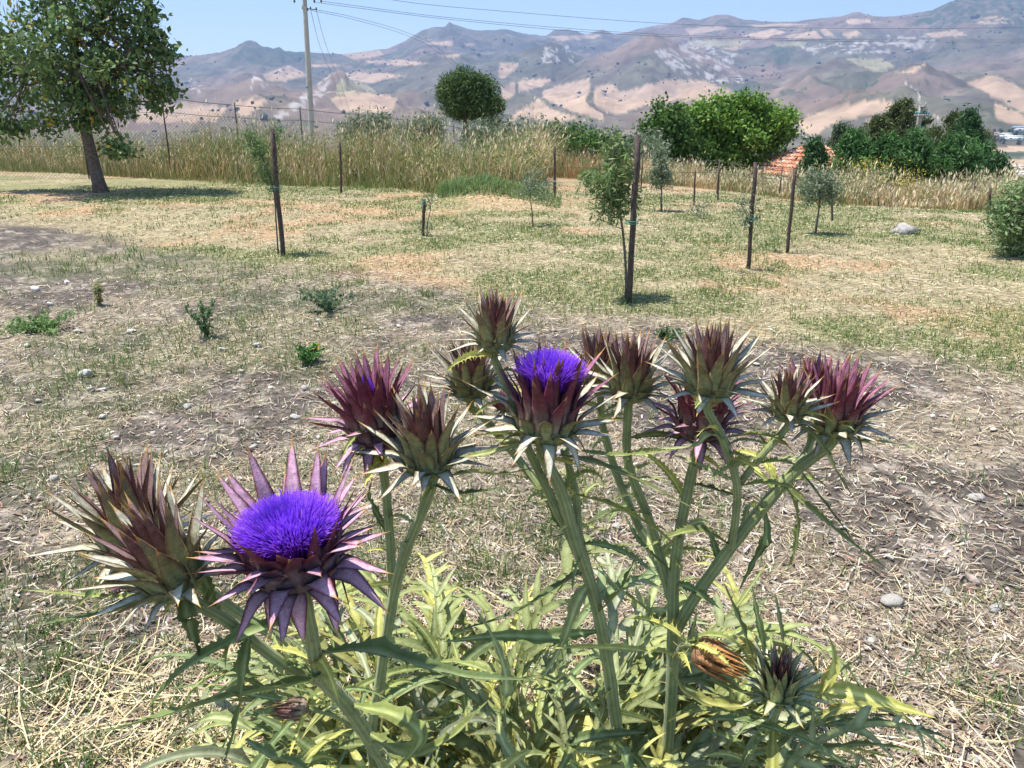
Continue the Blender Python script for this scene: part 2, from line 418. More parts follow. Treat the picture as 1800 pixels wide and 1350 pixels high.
# ------------------------------------------------------------------ near ground
BX, BY = [], []
for (u, v) in [(-60, 378), (0, 385), (150, 412), (330, 450), (560, 488), (740, 506), (920, 522), (1105, 540), (1400, 592), (1600, 622), (1800, 655), (1900, 670)]:
    g = G(u, v); BX.append(g[0]); BY.append(g[1])
BX = np.array(BX); BY = np.array(BY); _o = np.argsort(BX); BX = BX[_o]; BY = BY[_o]
def lawn_mask(x, y):
    """1 on the mown grass beyond the bare strip, 0 on the tilled soil"""
    return ss(-.5, .5, y - np.interp(x, BX, BY) + 1.2 * (fbm(x * .7, y * .7, 3, 3) - .5))
def green_mask(x, y):
    n = fbm(x * .55 + 4, y * .55, 4, 13); n2 = fbm(x * 2.1, y * 2.1, 3, 17)
    lm = lawn_mask(x, y)
    k = n * .62 + n2 * .38 + .05 * lm
    left = np.exp(-((x + 3.6) / 2.0) ** 2 - ((y - 8.3) / 1.5) ** 2) * .16 + np.exp(-((x + 1.7) / 1.2) ** 2 - ((y - 7.1) / .8) ** 2) * .14
    return np.clip(k + left * (1 - lm) + .0, 0, 1)
def ground_bumps(x, y):
    r = np.hypot(x, y)
    lm = lawn_mask(x, y)
    return ((fbm(x * 3.2, y * 3.2, 4, 111) - .5) * .075 * (1 - .6 * lm) + (fbm(x * 17, y * 17, 3, 117) - .5) * .03 * (1 - .5 * lm)) * (1 - .5 * ss(8, 25, r))
def HG(x, y):
    x = np.asarray(x, float); y = np.asarray(y, float)
    return H(x, y) + ground_bumps(x, y)
def build_ground():
    az = np.concatenate([np.linspace(R(-43), R(43), 380), np.linspace(R(43), R(317), 36)[1:-1]])
    rr = np.concatenate([[0.02, .4], np.geomspace(.8, 80, 360)])
    A, RR = np.meshgrid(az, rr); n = len(az)
    X = RR * np.sin(A); Y = RR * np.cos(A); Z = HG(X.ravel(), Y.ravel()).reshape(X.shape)
    lm = lawn_mask(X, Y)[..., None]; gm = green_mask(X, Y)[..., None]
    n1 = fbm(X * 1.3, Y * 1.3, 4, 121)[..., None]; n2 = fbm(X * 9, Y * 9, 3, 125)[..., None]
    soil = np.array([.128, .108, .09]) * (.50 + .85 * n2) + np.array([.17, .145, .115]) * ss(.55, .75, n2)
    dry = ss(.45, .60, n1) * .55
    soil = soil * (1 - dry) + np.array([.31, .255, .175]) * dry * (.7 + .6 * n2)
    lawn = np.array([.33, .275, .165]) * (.55 + .75 * n2)
    red = ss(.56, .66, fbm(X * .8 + 20, Y * .8, 3, 131))[..., None] * .55
    lawn = lawn * (1 - red) + np.array([.43, .25, .145]) * red
    mnd = np.exp(-((X - MOUND[0]) / 1.9) ** 2 - ((Y - MOUND[1]) / 1.4) ** 2)[..., None] * .7
    lawn = lawn * (1 - mnd) + np.array([.46, .30, .16]) * mnd
    g = ss(.50, .62, gm)
    lawn = lawn * (1 - .55 * g) + np.array([.17, .19, .075]) * .55 * g
    soil = soil * (1 - .3 * g) + np.array([.16, .17, .08]) * .3 * g
    c = soil * (1 - lm) + lawn * lm
    i, j = np.meshgrid(np.arange(len(rr) - 1), np.arange(n), indexing='ij'); j2 = (j + 1) % n
    F = np.stack([i * n + j, (i + 1) * n + j, (i + 1) * n + j2, i * n + j2], -1).reshape(-1, 4)[:, ::-1]
    me = mesh_np('ground', np.stack([X, Y, Z], -1).reshape(-1, 3), F, np.clip(c, 0, 1).reshape(-1, 3), True, M['ground'])
    tag(obj('ground', me), 'dry stony soil in front and mown yellowish grass beyond', 'ground', kind='structure')
build_ground()

# ------------------------------------------------------------------ haze over the valley
def build_haze():
    a = Acc(); a.box((0, 4350, 400), (15000, 9300, 1400), (1, 1, 1))
    m = bpy.data.materials.new('haze_air'); m.use_nodes = True; nt = m.node_tree
    nt.nodes.remove(nt.nodes['Principled BSDF'])
    pv = nt.nodes.new('ShaderNodeVolumePrincipled')
    pv.inputs['Color'].default_value = (.43, .61, 1.0, 1)
    pv.inputs['Density'].default_value = HAZE
    pv.inputs['Anisotropy'].default_value = .2
    nt.links.new(pv.outputs[0], nt.nodes['Material Output'].inputs['Volume'])
    o = obj('haze', a.mesh('haze', None)); o.data.materials.append(m)
    tag(o, 'thin blue haze lying over the valley and the hills', 'haze', kind='stuff')
HAZE = 1.25e-4
build_haze()

# ------------------------------------------------------------------ scattered blades, straw and stones
def blades(base, h, w, az, lean, c0, c1, curve=.5):
    """tapered blades, one per row of base; returns V, F, C"""
    n = len(base); d = np.stack([np.cos(az), np.sin(az), np.zeros(n)], -1); s = np.stack([-np.sin(az), np.cos(az), np.zeros(n)], -1)
    # turn the flat side at random
    ta = rng.random(n) * math.pi; s = s * np.cos(ta)[:, None] + d * np.sin(ta)[:, None]
    up = np.array([0, 0, 1.])
    m = base + up * (h * .55)[:, None] + d * (lean * h * .25)[:, None]
    t = base + up * (h * (1 - .25 * lean))[:, None] + d * (lean * h)[:, None]
    hw = (w * .5)[:, None]
    V = np.stack([base - s * hw, base + s * hw, m - s * hw * .8, m + s * hw * .8, t], 1).reshape(-1, 3)
    k = np.arange(n)[:, None] * 5
    F = np.concatenate([k + np.array([0, 1, 3]), k + np.array([0, 3, 2]), k + np.array([2, 3, 4])])
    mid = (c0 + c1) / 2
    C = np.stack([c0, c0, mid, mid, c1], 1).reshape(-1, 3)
    return V, F, C
def scatter(n, r0, r1, a=38):
    r = np.exp(rng.uniform(math.log(r0), math.log(r1), n)); az = rng.uniform(R(-a), R(a), n)
    return r * np.sin(az), r * np.cos(az), r
def vary(c, n, k=.25, hue=.08):
    return np.clip(np.asarray(c) * (1 + k * (rng.random((n, 1)) * 2 - 1)) * (1 + hue * (rng.random((n, 3)) * 2 - 1)), 0, 1)
def pick(cols, n, p=None):
    i = rng.choice(len(cols), n, p=p); return np.array(cols)[i]

def straw(name, label, n, r0, r1, l0, l1, w0, w1, cols, prob, keep):
    x, y, r = scatter(n, r0, r1)
    k = keep(x, y) > rng.random(n); x, y, r = x[k], y[k], r[k]; n = len(x)
    ln = rng.uniform(l0, l1, n) * (.5 + rng.random(n)) ; w = np.maximum(rng.uniform(w0, w1, n), r * .0007)
    az = rng.random(n) * math.tau; tilt = rng.normal(0, .16, n); bend = rng.normal(0, .25, n)
    d = np.stack([np.cos(az), np.sin(az)], -1); s = np.stack([-d[:, 1], d[:, 0]], -1)
    roll = rng.normal(0, .5, n)
    P0 = []
    for t in (-.5, 0, .5):
        xy = np.stack([x, y], -1) + d * (t * ln)[:, None] + s * (bend * ln * (t * t * 4 - 1) * .25)[:, None]
        z = HG(xy[:, 0], xy[:, 1]) + .006 + np.maximum(0, tilt * ln * t + np.abs(tilt) * ln * .5) * .6 + rng.random(n) * .006
        hw = w * .5 * (1 if t == 0 else .75)
        for sg in (-1, 1):
            P0.append(np.concatenate([xy + s * (sg * hw * np.cos(roll))[:, None], (z + sg * hw * np.sin(roll))[:, None]], 1))
    V = np.stack(P0, 1).reshape(-1, 3)
    kk = np.arange(n)[:, None] * 6
    F = np.concatenate([kk + np.array([0, 1, 3]), kk + np.array([0, 3, 2]), kk + np.array([2, 3, 5]), kk + np.array([2, 5, 4])])
    C = np.repeat(vary(pick(cols, n, prob), n, .28), 6, 0)
    tag(obj(name, mesh_np(name, V, F, C, False, M['litter'])), label, 'litter', kind='stuff')
STRAW = [(.50, .41, .26), (.42, .335, .22), (.60, .52, .37), (.27, .21, .155), (.16, .12, .09), (.46, .42, .36)]
SP = [.26, .22, .12, .18, .14, .08]
soilk = lambda x, y: (1 - .75 * lawn_mask(x, y)) * (.48 + .52 * ss(.40, .58, fbm(x * 1.3, y * 1.3, 4, 121)))
straw('straw_litter', 'broken straw and dry stalks strewn over the bare soil', 92000, 1.15, 9, .02, .075, .0014, .0040, STRAW, SP, soilk)
straw('wood_chips', 'grey and brown wood chips and bark on the soil', 20000, 1.3, 9, .012, .04, .004, .011, [(.42, .36, .30), (.26, .17, .12), (.14, .10, .08), (.52, .47, .40)], [.3, .3, .25, .15], lambda x, y: 1 - lawn_mask(x, y))
straw('hay', 'long pale hay stalks lying beside the thistle plant', 3600, 1.2, 2.4, .14, .34, .0025, .0055, [(.64, .51, .30), (.56, .44, .25), (.68, .58, .38)], [.4, .4, .2],
      lambda x, y: np.clip(np.exp(-((x + 1.0) / .55) ** 2 - ((y - 1.65) / .55) ** 2) + .55 * np.exp(-((x - .2) / .8) ** 2 - ((y - 1.7) / .4) ** 2) + .06, 0, 1))
straw('mown_grass_litter', 'dry mown grass lying on the lawn', 52000, 4.5, 20, .03, .08, .0025, .005, [(.50, .42, .26), (.42, .345, .20), (.58, .52, .36), (.33, .28, .15)], [.35, .3, .2, .15], lambda x, y: lawn_mask(x, y) * .9)

def grass():
    # tufts on the tilled soil, turf on the lawn
    x, y, r = scatter(40000, 1.2, 20)
    gm = green_mask(x, y); lm = lawn_mask(x, y)
    k = (ss(.50, .62, gm) * (.27 + .59 * lm) + .028 + .16 * lm) > rng.random(len(x))
    x, y, r, lm = x[k], y[k], r[k], lm[k]
    m = rng.integers(5, 13, len(x)); X = np.repeat(x, m); Y = np.repeat(y, m); Rr = np.repeat(r, m); Lm = np.repeat(lm, m); n = len(X)
    spread = .012 + .006 * Rr
    X = X + rng.normal(0, 1, n) * spread; Y = Y + rng.normal(0, 1, n) * spread
    h = rng.uniform(.025, .085, n) * np.repeat(rng.uniform(.6, 1.5, len(x)), m) * (1 - .35 * Lm)
    w = np.maximum(rng.uniform(.002, .0048, n), Rr * .0008)
    base = np.stack([X, Y, HG(X, Y) - .004], -1)
    g = pick([(.125, .205, .05), (.165, .235, .062), (.09, .175, .06), (.32, .29, .12)], n, [.36, .30, .22, .12])
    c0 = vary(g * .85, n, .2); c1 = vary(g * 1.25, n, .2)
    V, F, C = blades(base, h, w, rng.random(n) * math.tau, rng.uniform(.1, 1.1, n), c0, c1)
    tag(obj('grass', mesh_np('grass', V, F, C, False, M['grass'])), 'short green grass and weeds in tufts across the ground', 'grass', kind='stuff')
grass()

def ico(sub=1):
    import bmesh
    bm = bmesh.new(); bmesh.ops.create_icosphere(bm, subdivisions=sub, radius=1)
    V = np.array([v.co[:] for v in bm.verts]); F = np.array([[v.index for v in f.verts] for f in bm.faces]); bm.free(); return V, F
IV1, IF1 = ico(1); IV2, IF2 = ico(2)
def rock_shape(V, seed, amp=.35):
    r = np.random.default_rng(seed)
    out = V.copy()
    for _ in range(7):                     # chop facets off
        nrm = r.normal(size=3); nrm /= np.linalg.norm(nrm); d = r.uniform(.42, .82)
        k = out @ nrm; m = k > d; out[m] -= np.outer(k[m] - d, nrm)
    return out * (1 + amp * .3 * r.normal(size=(len(V), 1))) 
def gravel():
    x, y, r = scatter(9000, 1.2, 11)
    k = (1 - .93 * lawn_mask(x, y)) * (.35 + .65 * ss(.45, .6, fbm(x * 1.1 + 7, y * 1.1, 3, 141))) > rng.random(len(x)); x, y, r = x[k], y[k], r[k]; n = len(x)
    s = rng.lognormal(math.log(.0062), .5, n) * (1 + .04 * r)
    sh = np.array([rock_shape(IV1, i) for i in range(12)])[rng.integers(0, 12, n)]
    a = rng.random(n) * math.tau; ca, sa = np.cos(a), np.sin(a)
    sc = np.stack([s * rng.uniform(.8, 1.5, n), s * rng.uniform(.7, 1.2, n), s * rng.uniform(.4, .8, n)], -1)[:, None]
    q = sh * sc
    V = np.stack([q[..., 0] * ca[:, None] - q[..., 1] * sa[:, None] + x[:, None], q[..., 0] * sa[:, None] + q[..., 1] * ca[:, None] + y[:, None], q[..., 2] + (HG(x, y) + s * .25)[:, None]], -1).reshape(-1, 3)
    F = (np.arange(n)[:, None, None] * len(IV1) + IF1).reshape(-1, 3)
    c = vary(pick([(.56, .50, .42), (.44, .38, .31), (.32, .27, .22), (.50, .40, .32)], n, [.3, .3, .25, .15]), n, .2)
    tag(obj('gravel', mesh_np('gravel', V, F, np.repeat(c, len(IV1), 0), False, M['stone'])), 'small pale gravel scattered over the soil', 'gravel', kind='stuff')
gravel()

STONES = [(140, 583, 22), (62, 512, 22), (118, 497, 16), (153, 664, 30), (160, 690, 18), (182, 690, 16), (68, 710, 14), (330, 722, 18), (425, 658, 18), (520, 732, 20), (182, 735, 16), (445, 790, 22),
          (267, 758, 12), (300, 760, 10), (232, 582, 20), (88, 536, 14), (475, 684, 14), (538, 685, 18), (205, 770, 18), (392, 620, 16), (452, 613, 14), (1565, 1068, 52), (1660, 1052, 30), (1715, 878, 28),
          (1148, 1058, 26), (1085, 925, 26), (1482, 930, 14), (1562, 988, 18), (1500, 720, 16), (610, 830, 18), (560, 560, 12), (700, 575, 12), (1000, 545, 12), (1330, 640, 16), (1400, 652, 14),
          (1555, 645, 14), (1720, 690, 16), (1640, 735, 16), (98, 845, 20), (50, 880, 16), (885, 905, 16), (1100, 1000, 14), (1760, 1010, 16), (1640, 1100, 16), (1590, 720, 14), (1270, 620, 14)]
stone_me = []
for i in range(7):
    V = rock_shape(IV2, 40 + i) * np.array([1.0, .8, .55])
    stone_me.append(mesh_np('stone', V, IF2, np.tile([.74, .69, .61], (len(V), 1)), False, M['stone']))
for i, (u, v, wpx) in enumerate(STONES):
    g = G(u, v); g[2] = float(HG(g[:1], g[1:2])[0])
    s = wpx / 2 / px_per_m(v, g[1])
    o = obj('stone', stone_me[i % 7]); o.location = (g[0], g[1], g[2] + s * .34); o.scale = (s, s, s * rng.uniform(.7, 1.1)); o.rotation_euler = (rng.normal(0, .15), rng.normal(0, .15), rng.random() * 6.28)
    near = min(((366, 596, 'the tall dark upright weed'), (540, 638, 'the weed with orange flowers'), (80, 582, 'the low leafy weed patch'), (1105, 545, 'the foot of the tallest stake'), (900, 1000, 'the foot of the thistle plant'), (1700, 1000, 'the loose hay strewn past the thistle plant'), (1550, 680, 'the edge of the mown grass')),
               key=lambda q: np.hypot(*(G(q[0], q[1]) - g)[:2]))[2]
    lab = ('larger' if wpx > 19 else 'small') + ' pale limestone lying on the soil near ' + near
    grp = 'pale stones near ' + near
    if wpx > 40: lab = 'biggest white limestone on the bare soil beside the thistle leaves'; grp = None
    tag(o, lab, 'stone', grp)

# grey boulder on the lawn
g = G(1590, 410)
V = rock_shape(IV2, 91, .8) * np.array([.16, .12, .10]) * (1 + .16 * rng.normal(size=(len(IV2), 1))); me = mesh_np('boulder', V, IF2, np.tile([.36, .34, .32], (len(V), 1)), False, M['stone'])
o = obj('boulder', me); o.location = (g[0], g[1], g[2] + .045); tag(o, 'rounded grey boulder half sunk in the mown grass near the olive', 'boulder')

# ------------------------------------------------------------------ tall weeds along the fence
def weed_band(name, label, curve, n, depth, h0, h1, cols, prob, heads, w=.011, dens=None, lean=.7):
    """curve: base line in photo pixels; weeds grow from it away from the camera over 'depth' metres"""
    pts = np.array([G(u, v) for u, v in curve]); seg = np.linspace(0, 1, len(pts)); t = rng.random(n)
    q = rng.random(n)
    x = np.interp(t, seg, pts[:, 0]); y = np.interp(t, seg, pts[:, 1]) + q * depth; x = x * (1 + q * depth / np.maximum(y - q * depth, 1))
    if dens is not None:
        k = dens(x, y) > rng.random(n); x, y, t, q = x[k], y[k], t[k], q[k]; n = len(x)
    clump = fbm(x * 1.6, y * 1.6, 2, len(name)) * .5 + fbm(x * .5, y * .3, 2, len(name) + 9) * .5
    h = rng.uniform(h0, h1, n) * np.clip(.92 + 3.0 * (clump - .5), .28, 1.7) * (.55 + .45 * ss(0, .35, q))
    base = np.stack([x, y, H(x, y) - .02], -1)
    ci = pick(cols, n, prob); mixn = ss(.45, .6, fbm(x * .8 + 31, y * .8, 3, 7))[:, None]
    gi = pick([(.20, .25, .08), (.14, .20, .06), (.27, .28, .11)], n); ci = np.where((mixn > rng.random((n, 1)) * 2.0) & (len(name) > 12), gi, ci)
    c0 = vary(ci, n, .22); c1 = vary(ci * 1.15, n, .2)
    az = rng.random(n) * math.tau; ln = rng.uniform(.05, lean, n)
    ww = rng.uniform(.6, 1.4, n) * w
    V, F, C = blades(base, h, ww, az, ln, c0, c1)
    Vs, Fs, Cs = [V], [F], [C]; off = len(V)
    hk = rng.random(n) < heads
    if hk.any():                            # seed heads: small upright spindles at the tips
        tip = V.reshape(-1, 5, 3)[hk, 4]; nk = len(tip); sz = rng.uniform(.05, .11, nk); a2 = az[hk]
        d = np.stack([np.cos(a2) * .5, np.sin(a2) * .5, np.ones(nk)], -1); s = np.stack([-np.sin(a2), np.cos(a2), np.zeros(nk)], -1)
        hv = np.stack([tip - d * (sz * .5)[:, None], tip + s * (sz * .16)[:, None], tip - s * (sz * .16)[:, None], tip + d * (sz * .7)[:, None]], 1).reshape(-1, 3)
        k4 = np.arange(nk)[:, None] * 4 + off
        Vs.append(hv); Fs.append(np.concatenate([k4 + np.array([0, 1, 3]), k4 + np.array([0, 3, 2])])); Cs.append(np.repeat(vary([.66, .56, .36], nk, .2), 4, 0))
    tag(obj(name, mesh_np(name, np.concatenate(Vs), np.concatenate(Fs), np.concatenate(Cs), False, M['weed'])), label, 'weeds', kind='stuff')
TAN = (.52, .40, .22); GOLD = (.46, .33, .15); RUST = (.42, .24, .12); OLV = (.24, .26, .09); GRN = (.12, .19, .05); PALE = (.62, .55, .38); BLUG = (.16, .23, .12)
LB = [(-80, 296), (0, 298), (120, 304), (230, 313), (400, 320), (520, 327), (700, 330), (900, 326), (960, 322)]
weed_band('tall_dry_grass', 'tall dry golden grass and weeds along the wire fence', LB, 19000, 3.4, .45, 1.25, [TAN, GOLD, RUST, OLV, PALE, GRN], [.26, .16, .12, .20, .14, .12], .24)
weed_band('tall_green_weeds', 'tall green reedy weeds growing among the dry grass by the fence', [(-80, 294), (120, 302), (400, 316), (700, 326), (930, 322)], 17000, 3.4, .5, 1.3, [GRN, OLV, (.17, .25, .06)], [.4, .3, .3], .02, .014,
          lambda x, y: ss(.50, .60, fbm(x * .45 + 2, y * .45, 2, 77)) * .8 + np.exp(-((x + .9) / 1.2) ** 2) * .9 + np.exp(-((x + 7.4) / 1.6) ** 2) * .7 + .04, .75)
RB = [(1120, 322), (1200, 328), (1330, 343), (1450, 360), (1600, 366), (1700, 370), (1790, 372)]
weed_band('dry_oat_grass', 'dry oat grass and thistles in front of the conifers', RB, 12000, 2.4, .28, .66, [TAN, GOLD, RUST, OLV, PALE, BLUG], [.25, .18, .2, .12, .15, .10], .40)
weed_band('rusty_dry_grass', 'low rust coloured dry grass in front of the olive hedge', [(940, 312), (1020, 316), (1100, 320), (1200, 322)], 3500, 2.5, .4, .85, [RUST, (.50, .32, .17), TAN], [.5, .3, .2], .1)
weed_band('mound_weeds', 'bluish green low weeds growing over the earth mound', [(770, 350), (850, 345), (920, 352), (985, 370)], 2600, .8, .10, .24, [(.20, .28, .12), (.17, .26, .09), (.22, .28, .08)], [.5, .3, .2], 0, .014, None, .9)
weed_band('lawn_edge_grass', 'green grass fringe at the foot of the tall dry weeds', [(-80, 300), (120, 306), (400, 324), (700, 334), (930, 330)], 5000, .8, .15, .4, [GRN, OLV, TAN], [.4, .35, .25], 0, .012)

# ------------------------------------------------------------------ trees
def leaf_quads(C0, size, nrm_bias, cols, prob, aspect=.5, colk=.22, droop=0):
    """rhombic leaves at points C0"""
    n = len(C0); d = rng.normal(size=(n, 3)); d[:, 2] -= droop; d /= np.linalg.norm(d, axis=1)[:, None]
    nr = rng.normal(size=(n, 3)) + nrm_bias; s = np.cross(d, nr); s /= np.linalg.norm(s, axis=1)[:, None] + 1e-9
    sz = (size * rng.uniform(.6, 1.4, n))[:, None]
    V = np.stack([C0 - d * sz * .5, C0 + s * sz * aspect * .5, C0 + d * sz * .5, C0 - s * sz * aspect * .5], 1).reshape(-1, 3)
    F = np.arange(n)[:, None] * 4 + np.array([0, 1, 2, 3])
    return V, F, np.repeat(vary(pick(cols, n, prob), n, colk), 4, 0)
def crown_points(blobs, n, k_sub, sub_r, shell=.5):
    """points clustered in sub-clumps over ellipsoid blobs (centre, radii)"""
    vol = np.array([b[1][0] * b[1][1] * b[1][2] for b in blobs]) ** .58; cnt = np.maximum(12, (n * vol / vol.sum()).astype(int))
    out = []
    for (c, rad), m in zip(blobs, cnt):
        ks = max(3, int(k_sub * m / n * len(blobs)))
        d = rng.normal(size=(ks, 3)); d /= np.linalg.norm(d, axis=1)[:, None]
        q = (shell + (1 - shell) * rng.random(ks)) ** (1 / 1.5)
        sub = np.asarray(c) + d * q[:, None] * np.asarray(rad)
        i = rng.integers(0, ks, m)
        out.append(sub[i] + rng.normal(size=(m, 3)) * sub_r * rng.uniform(.5, 1.3, ks)[i][:, None])
    return np.concatenate(out)
def lobes(bl, k=5, f=.42):
    """small satellite clumps on the rim of each blob, for an uneven outline"""
    out = [(c, tuple(np.array(r) * .82)) for c, r in bl]
    for c, r in bl:
        for _ in range(k):
            d = rng.normal(size=3); d /= np.linalg.norm(d); q = rng.uniform(.8, 1.12); e = f * rng.uniform(.5, 1.2)
            out.append((np.asarray(c) + d * np.array(r) * q, tuple(np.array(r) * e)))
    return out
def px_blobs(lst, Y, flat=1.0):
    """(u, v, half width px, half height px, depth offset m) -> world ellipsoids"""
    out = []
    for u, v, a, b, dy in lst:
        k = px_per_m(v, Y + dy); out.append((P(u, v, Y + dy), (a / k, min(a, b * 1.5) / k * flat, b / k)))
    return out
def tree(name, label, cat, trunk, trad, limbs, pts, size, cols, prob, aspect=.5, group=None, tcol=(.11, .085, .07), bias=(0, 0, .8), droop=0, extra=None, lrad=.4, mat='foliage'):
    """trunk: world points from the ground up; limbs: target points; pts: leaf positions"""
    org = np.asarray(trunk[0], float)
    root = empty(name, org); tag(root, label, cat, group)
    a = Acc(); tp = spline(trunk, 14); rad = np.linspace(trad, trad * .45, 14); rad[0] *= 1.35
    tp[0, 2] -= .08
    a.tube(tp, rad, tcol, 9)
    obj('trunk', a.mesh('trunk', M['bark'], True, org), root)
    if len(limbs):
        for tgt in limbs:
            a = Acc()
            i = rng.integers(6, 14); s = tp[i]; mid = (s + tgt) / 2 + np.array([0, 0, .12 * np.linalg.norm(tgt - s)]) + rng.normal(size=3) * .06 * np.linalg.norm(tgt - s)
            pp = spline([s, mid, tgt], 7); a.tube(pp, np.linspace(trad * lrad, trad * .06, 7), tcol, 5)
            for _ in range(2):
                e = tgt + rng.normal(size=3) * .07 * np.linalg.norm(tgt - s); j = rng.integers(2, 5)
                a.tube(spline([pp[j], (pp[j] + e) / 2 + np.array([0, 0, .05]), e], 5), np.linspace(trad * lrad * .4, trad * .04, 5), tcol, 4)
            obj('limb', a.mesh('limb', M['bark'], True, org), root)
    V, F, C = leaf_quads(pts, size, np.asarray(bias), np.asarray(cols) * 1.45, prob, aspect, droop=droop)
    obj('crown', mesh_np('crown', V - org, F, C, False, M[mat]), root)
    if extra is not None:
        for nm, (V, F, C) in extra.items():
            obj(nm, mesh_np(nm, V - org, F, C, False, M[mat]), root)['kind'] = 'stuff'
    return root

# carob tree on the left
def carob():
    b = G(178, 338); Y = b[1]
    b[2] = float(H(b[:1], b[1:2])[0])
    tr = [b, P(165, 290, Y), P(152, 235, Y), P(140, 175, Y + .05), P(133, 110, Y), P(130, 40, Y)]
    bl = px_blobs([(125, 120, 85, 65, 0), (60, 70, 90, 60, -.6), (190, 60, 85, 70, .4), (120, 20, 120, 60, 0), (235, 130, 62, 50, -.3), (40, 150, 75, 50, .3), (250, 60, 35, 40, 0), (130, 190, 75, 35, -.5),
                   (20, 205, 40, 28, .2), (205, 185, 55, 30, .5), (200, 250, 30, 20, -.6), (100, -60, 130, 60, .2), (230, -20, 60, 50, 0), (285, 95, 18, 18, 0), (278, 62, 18, 16, .2), (255, 20, 14, 18, 0), (300, 100, 12, 12, .1), (300, 165, 16, 14, 0),
                   (-40, 110, 60, 90, .1), (305, 160, 14, 12, .2), (272, 30, 14, 16, 0), (262, 150, 30, 24, .2), (10, 230, 26, 12, 0), (212, 262, 26, 10, -.6), (270, 185, 22, 12, .1), (80, 215, 30, 20, -.3), (155, 215, 26, 22, 0)], Y)
    pts = crown_points(lobes(bl, 4, .5), 13500, 480, .085, .35)
    V1, F1, C1 = leaf_quads(crown_points(bl[:12], 260, 40, .06), .10, np.zeros(3), [(.62, .30, .04), (.60, .42, .06)], [.6, .4], .45)
    V2, F2, C2 = leaf_quads(crown_points(bl[:10], 700, 90, .10), .16, np.zeros(3), [(.24, .30, .08)], [1], .16, droop=6)
    lim = [np.asarray(q[0]) for q in bl]
    tree('carob_tree', 'carob tree with dark glossy leaves, green pods and a leaning trunk', 'tree', tr, .135, lim, pts, .125, [(.085, .135, .045), (.065, .112, .042), (.12, .175, .06), (.175, .215, .085)], [.4, .3, .2, .1], .55,
         tcol=(.15, .115, .095), extra={'yellow_leaves': (V1, F1, C1), 'pods': (V2, F2, C2)})
carob()
# umbrella pine
def pine():
    Y = 44; b = on_ground(822, Y)
    tr = [b, P(820, 250, Y), P(819, 215, Y), P(818, 190, Y), P(822, 165, Y)]
    bl = px_blobs([(822, 165, 42, 36, 0), (800, 155, 32, 24, -.4), (845, 160, 34, 26, .4), (822, 145, 40, 18, 0), (850, 190, 32, 18, -.3), (805, 190, 30, 18, .3), (785, 165, 18, 22, 0), (868, 185, 20, 14, 0), (865, 215, 18, 9, 0), (825, 200, 30, 10, .2)], Y)
    pts = crown_points(bl + lobes(bl, 3, .30), 20000, 700, .13, .5)
    tree('umbrella_pine', 'umbrella pine with a dense rounded dark green crown', 'tree', tr, .20, [np.asarray(q[0]) for q in bl], pts, .26, [(.048, .085, .022), (.07, .115, .03), (.032, .06, .02)], [.4, .35, .25], .16, tcol=(.09, .06, .05))
pine()
# big bright green broadleaf tree and its neighbour
def broadleaf(label, u0, Y, blobs, n, size, cols, prob, group=None, name='mulberry_tree', trad=.22, aspect=.7, sub=.20, ks=300):
    b = on_ground(u0, Y); bl = px_blobs(blobs, Y); top = np.mean([q[0] for q in bl], 0)
    tr = [b, b * .6 + top * .4 + rng.normal(size=3) * .1, top]
    pts = crown_points(lobes(bl, 5), n, ks, sub, .45)
    return tree(name, label, 'tree', tr, trad, [np.asarray(q[0]) for q in bl], pts, size, cols, prob, aspect, group)
GR1 = [(.085, .165, .022), (.115, .205, .03), (.055, .115, .02), (.15, .225, .05)]
broadleaf('large bright green leafy tree with a wide uneven crown', 1290, 40, [(1290, 225, 70, 45, 0), (1250, 205, 45, 30, -.5), (1330, 215, 50, 35, .5), (1370, 215, 32, 18, 0), (1280, 190, 50, 22, 0), (1240, 250, 60, 38, .3), (1320, 260, 60, 35, -.3), (1352, 252, 22, 22, .3), (1390, 235, 14, 8, 0), (1350, 195, 26, 14, 0), (1230, 195, 16, 14, 0), (1270, 290, 80, 26, -.3), (1385, 205, 16, 10, .2), (1300, 178, 20, 10, 0), (1215, 290, 40, 24, 0)],
          24000, .17, GR1, [.35, .3, .2, .15], ks=520)
broadleaf('dark green leafy tree pressed against the large bright green one', 1175, 38, [(1175, 225, 34, 34, 0), (1160, 250, 32, 32, .2), (1190, 250, 36, 40, -.2), (1170, 200, 20, 16, 0), (1145, 225, 14, 14, 0), (1200, 275, 40, 24, .2), (1170, 295, 46, 20, 0)],
          10000, .17, [(.05, .10, .02), (.075, .14, .028), (.035, .075, .018)], [.4, .35, .25], name='fruit_tree', trad=.15)
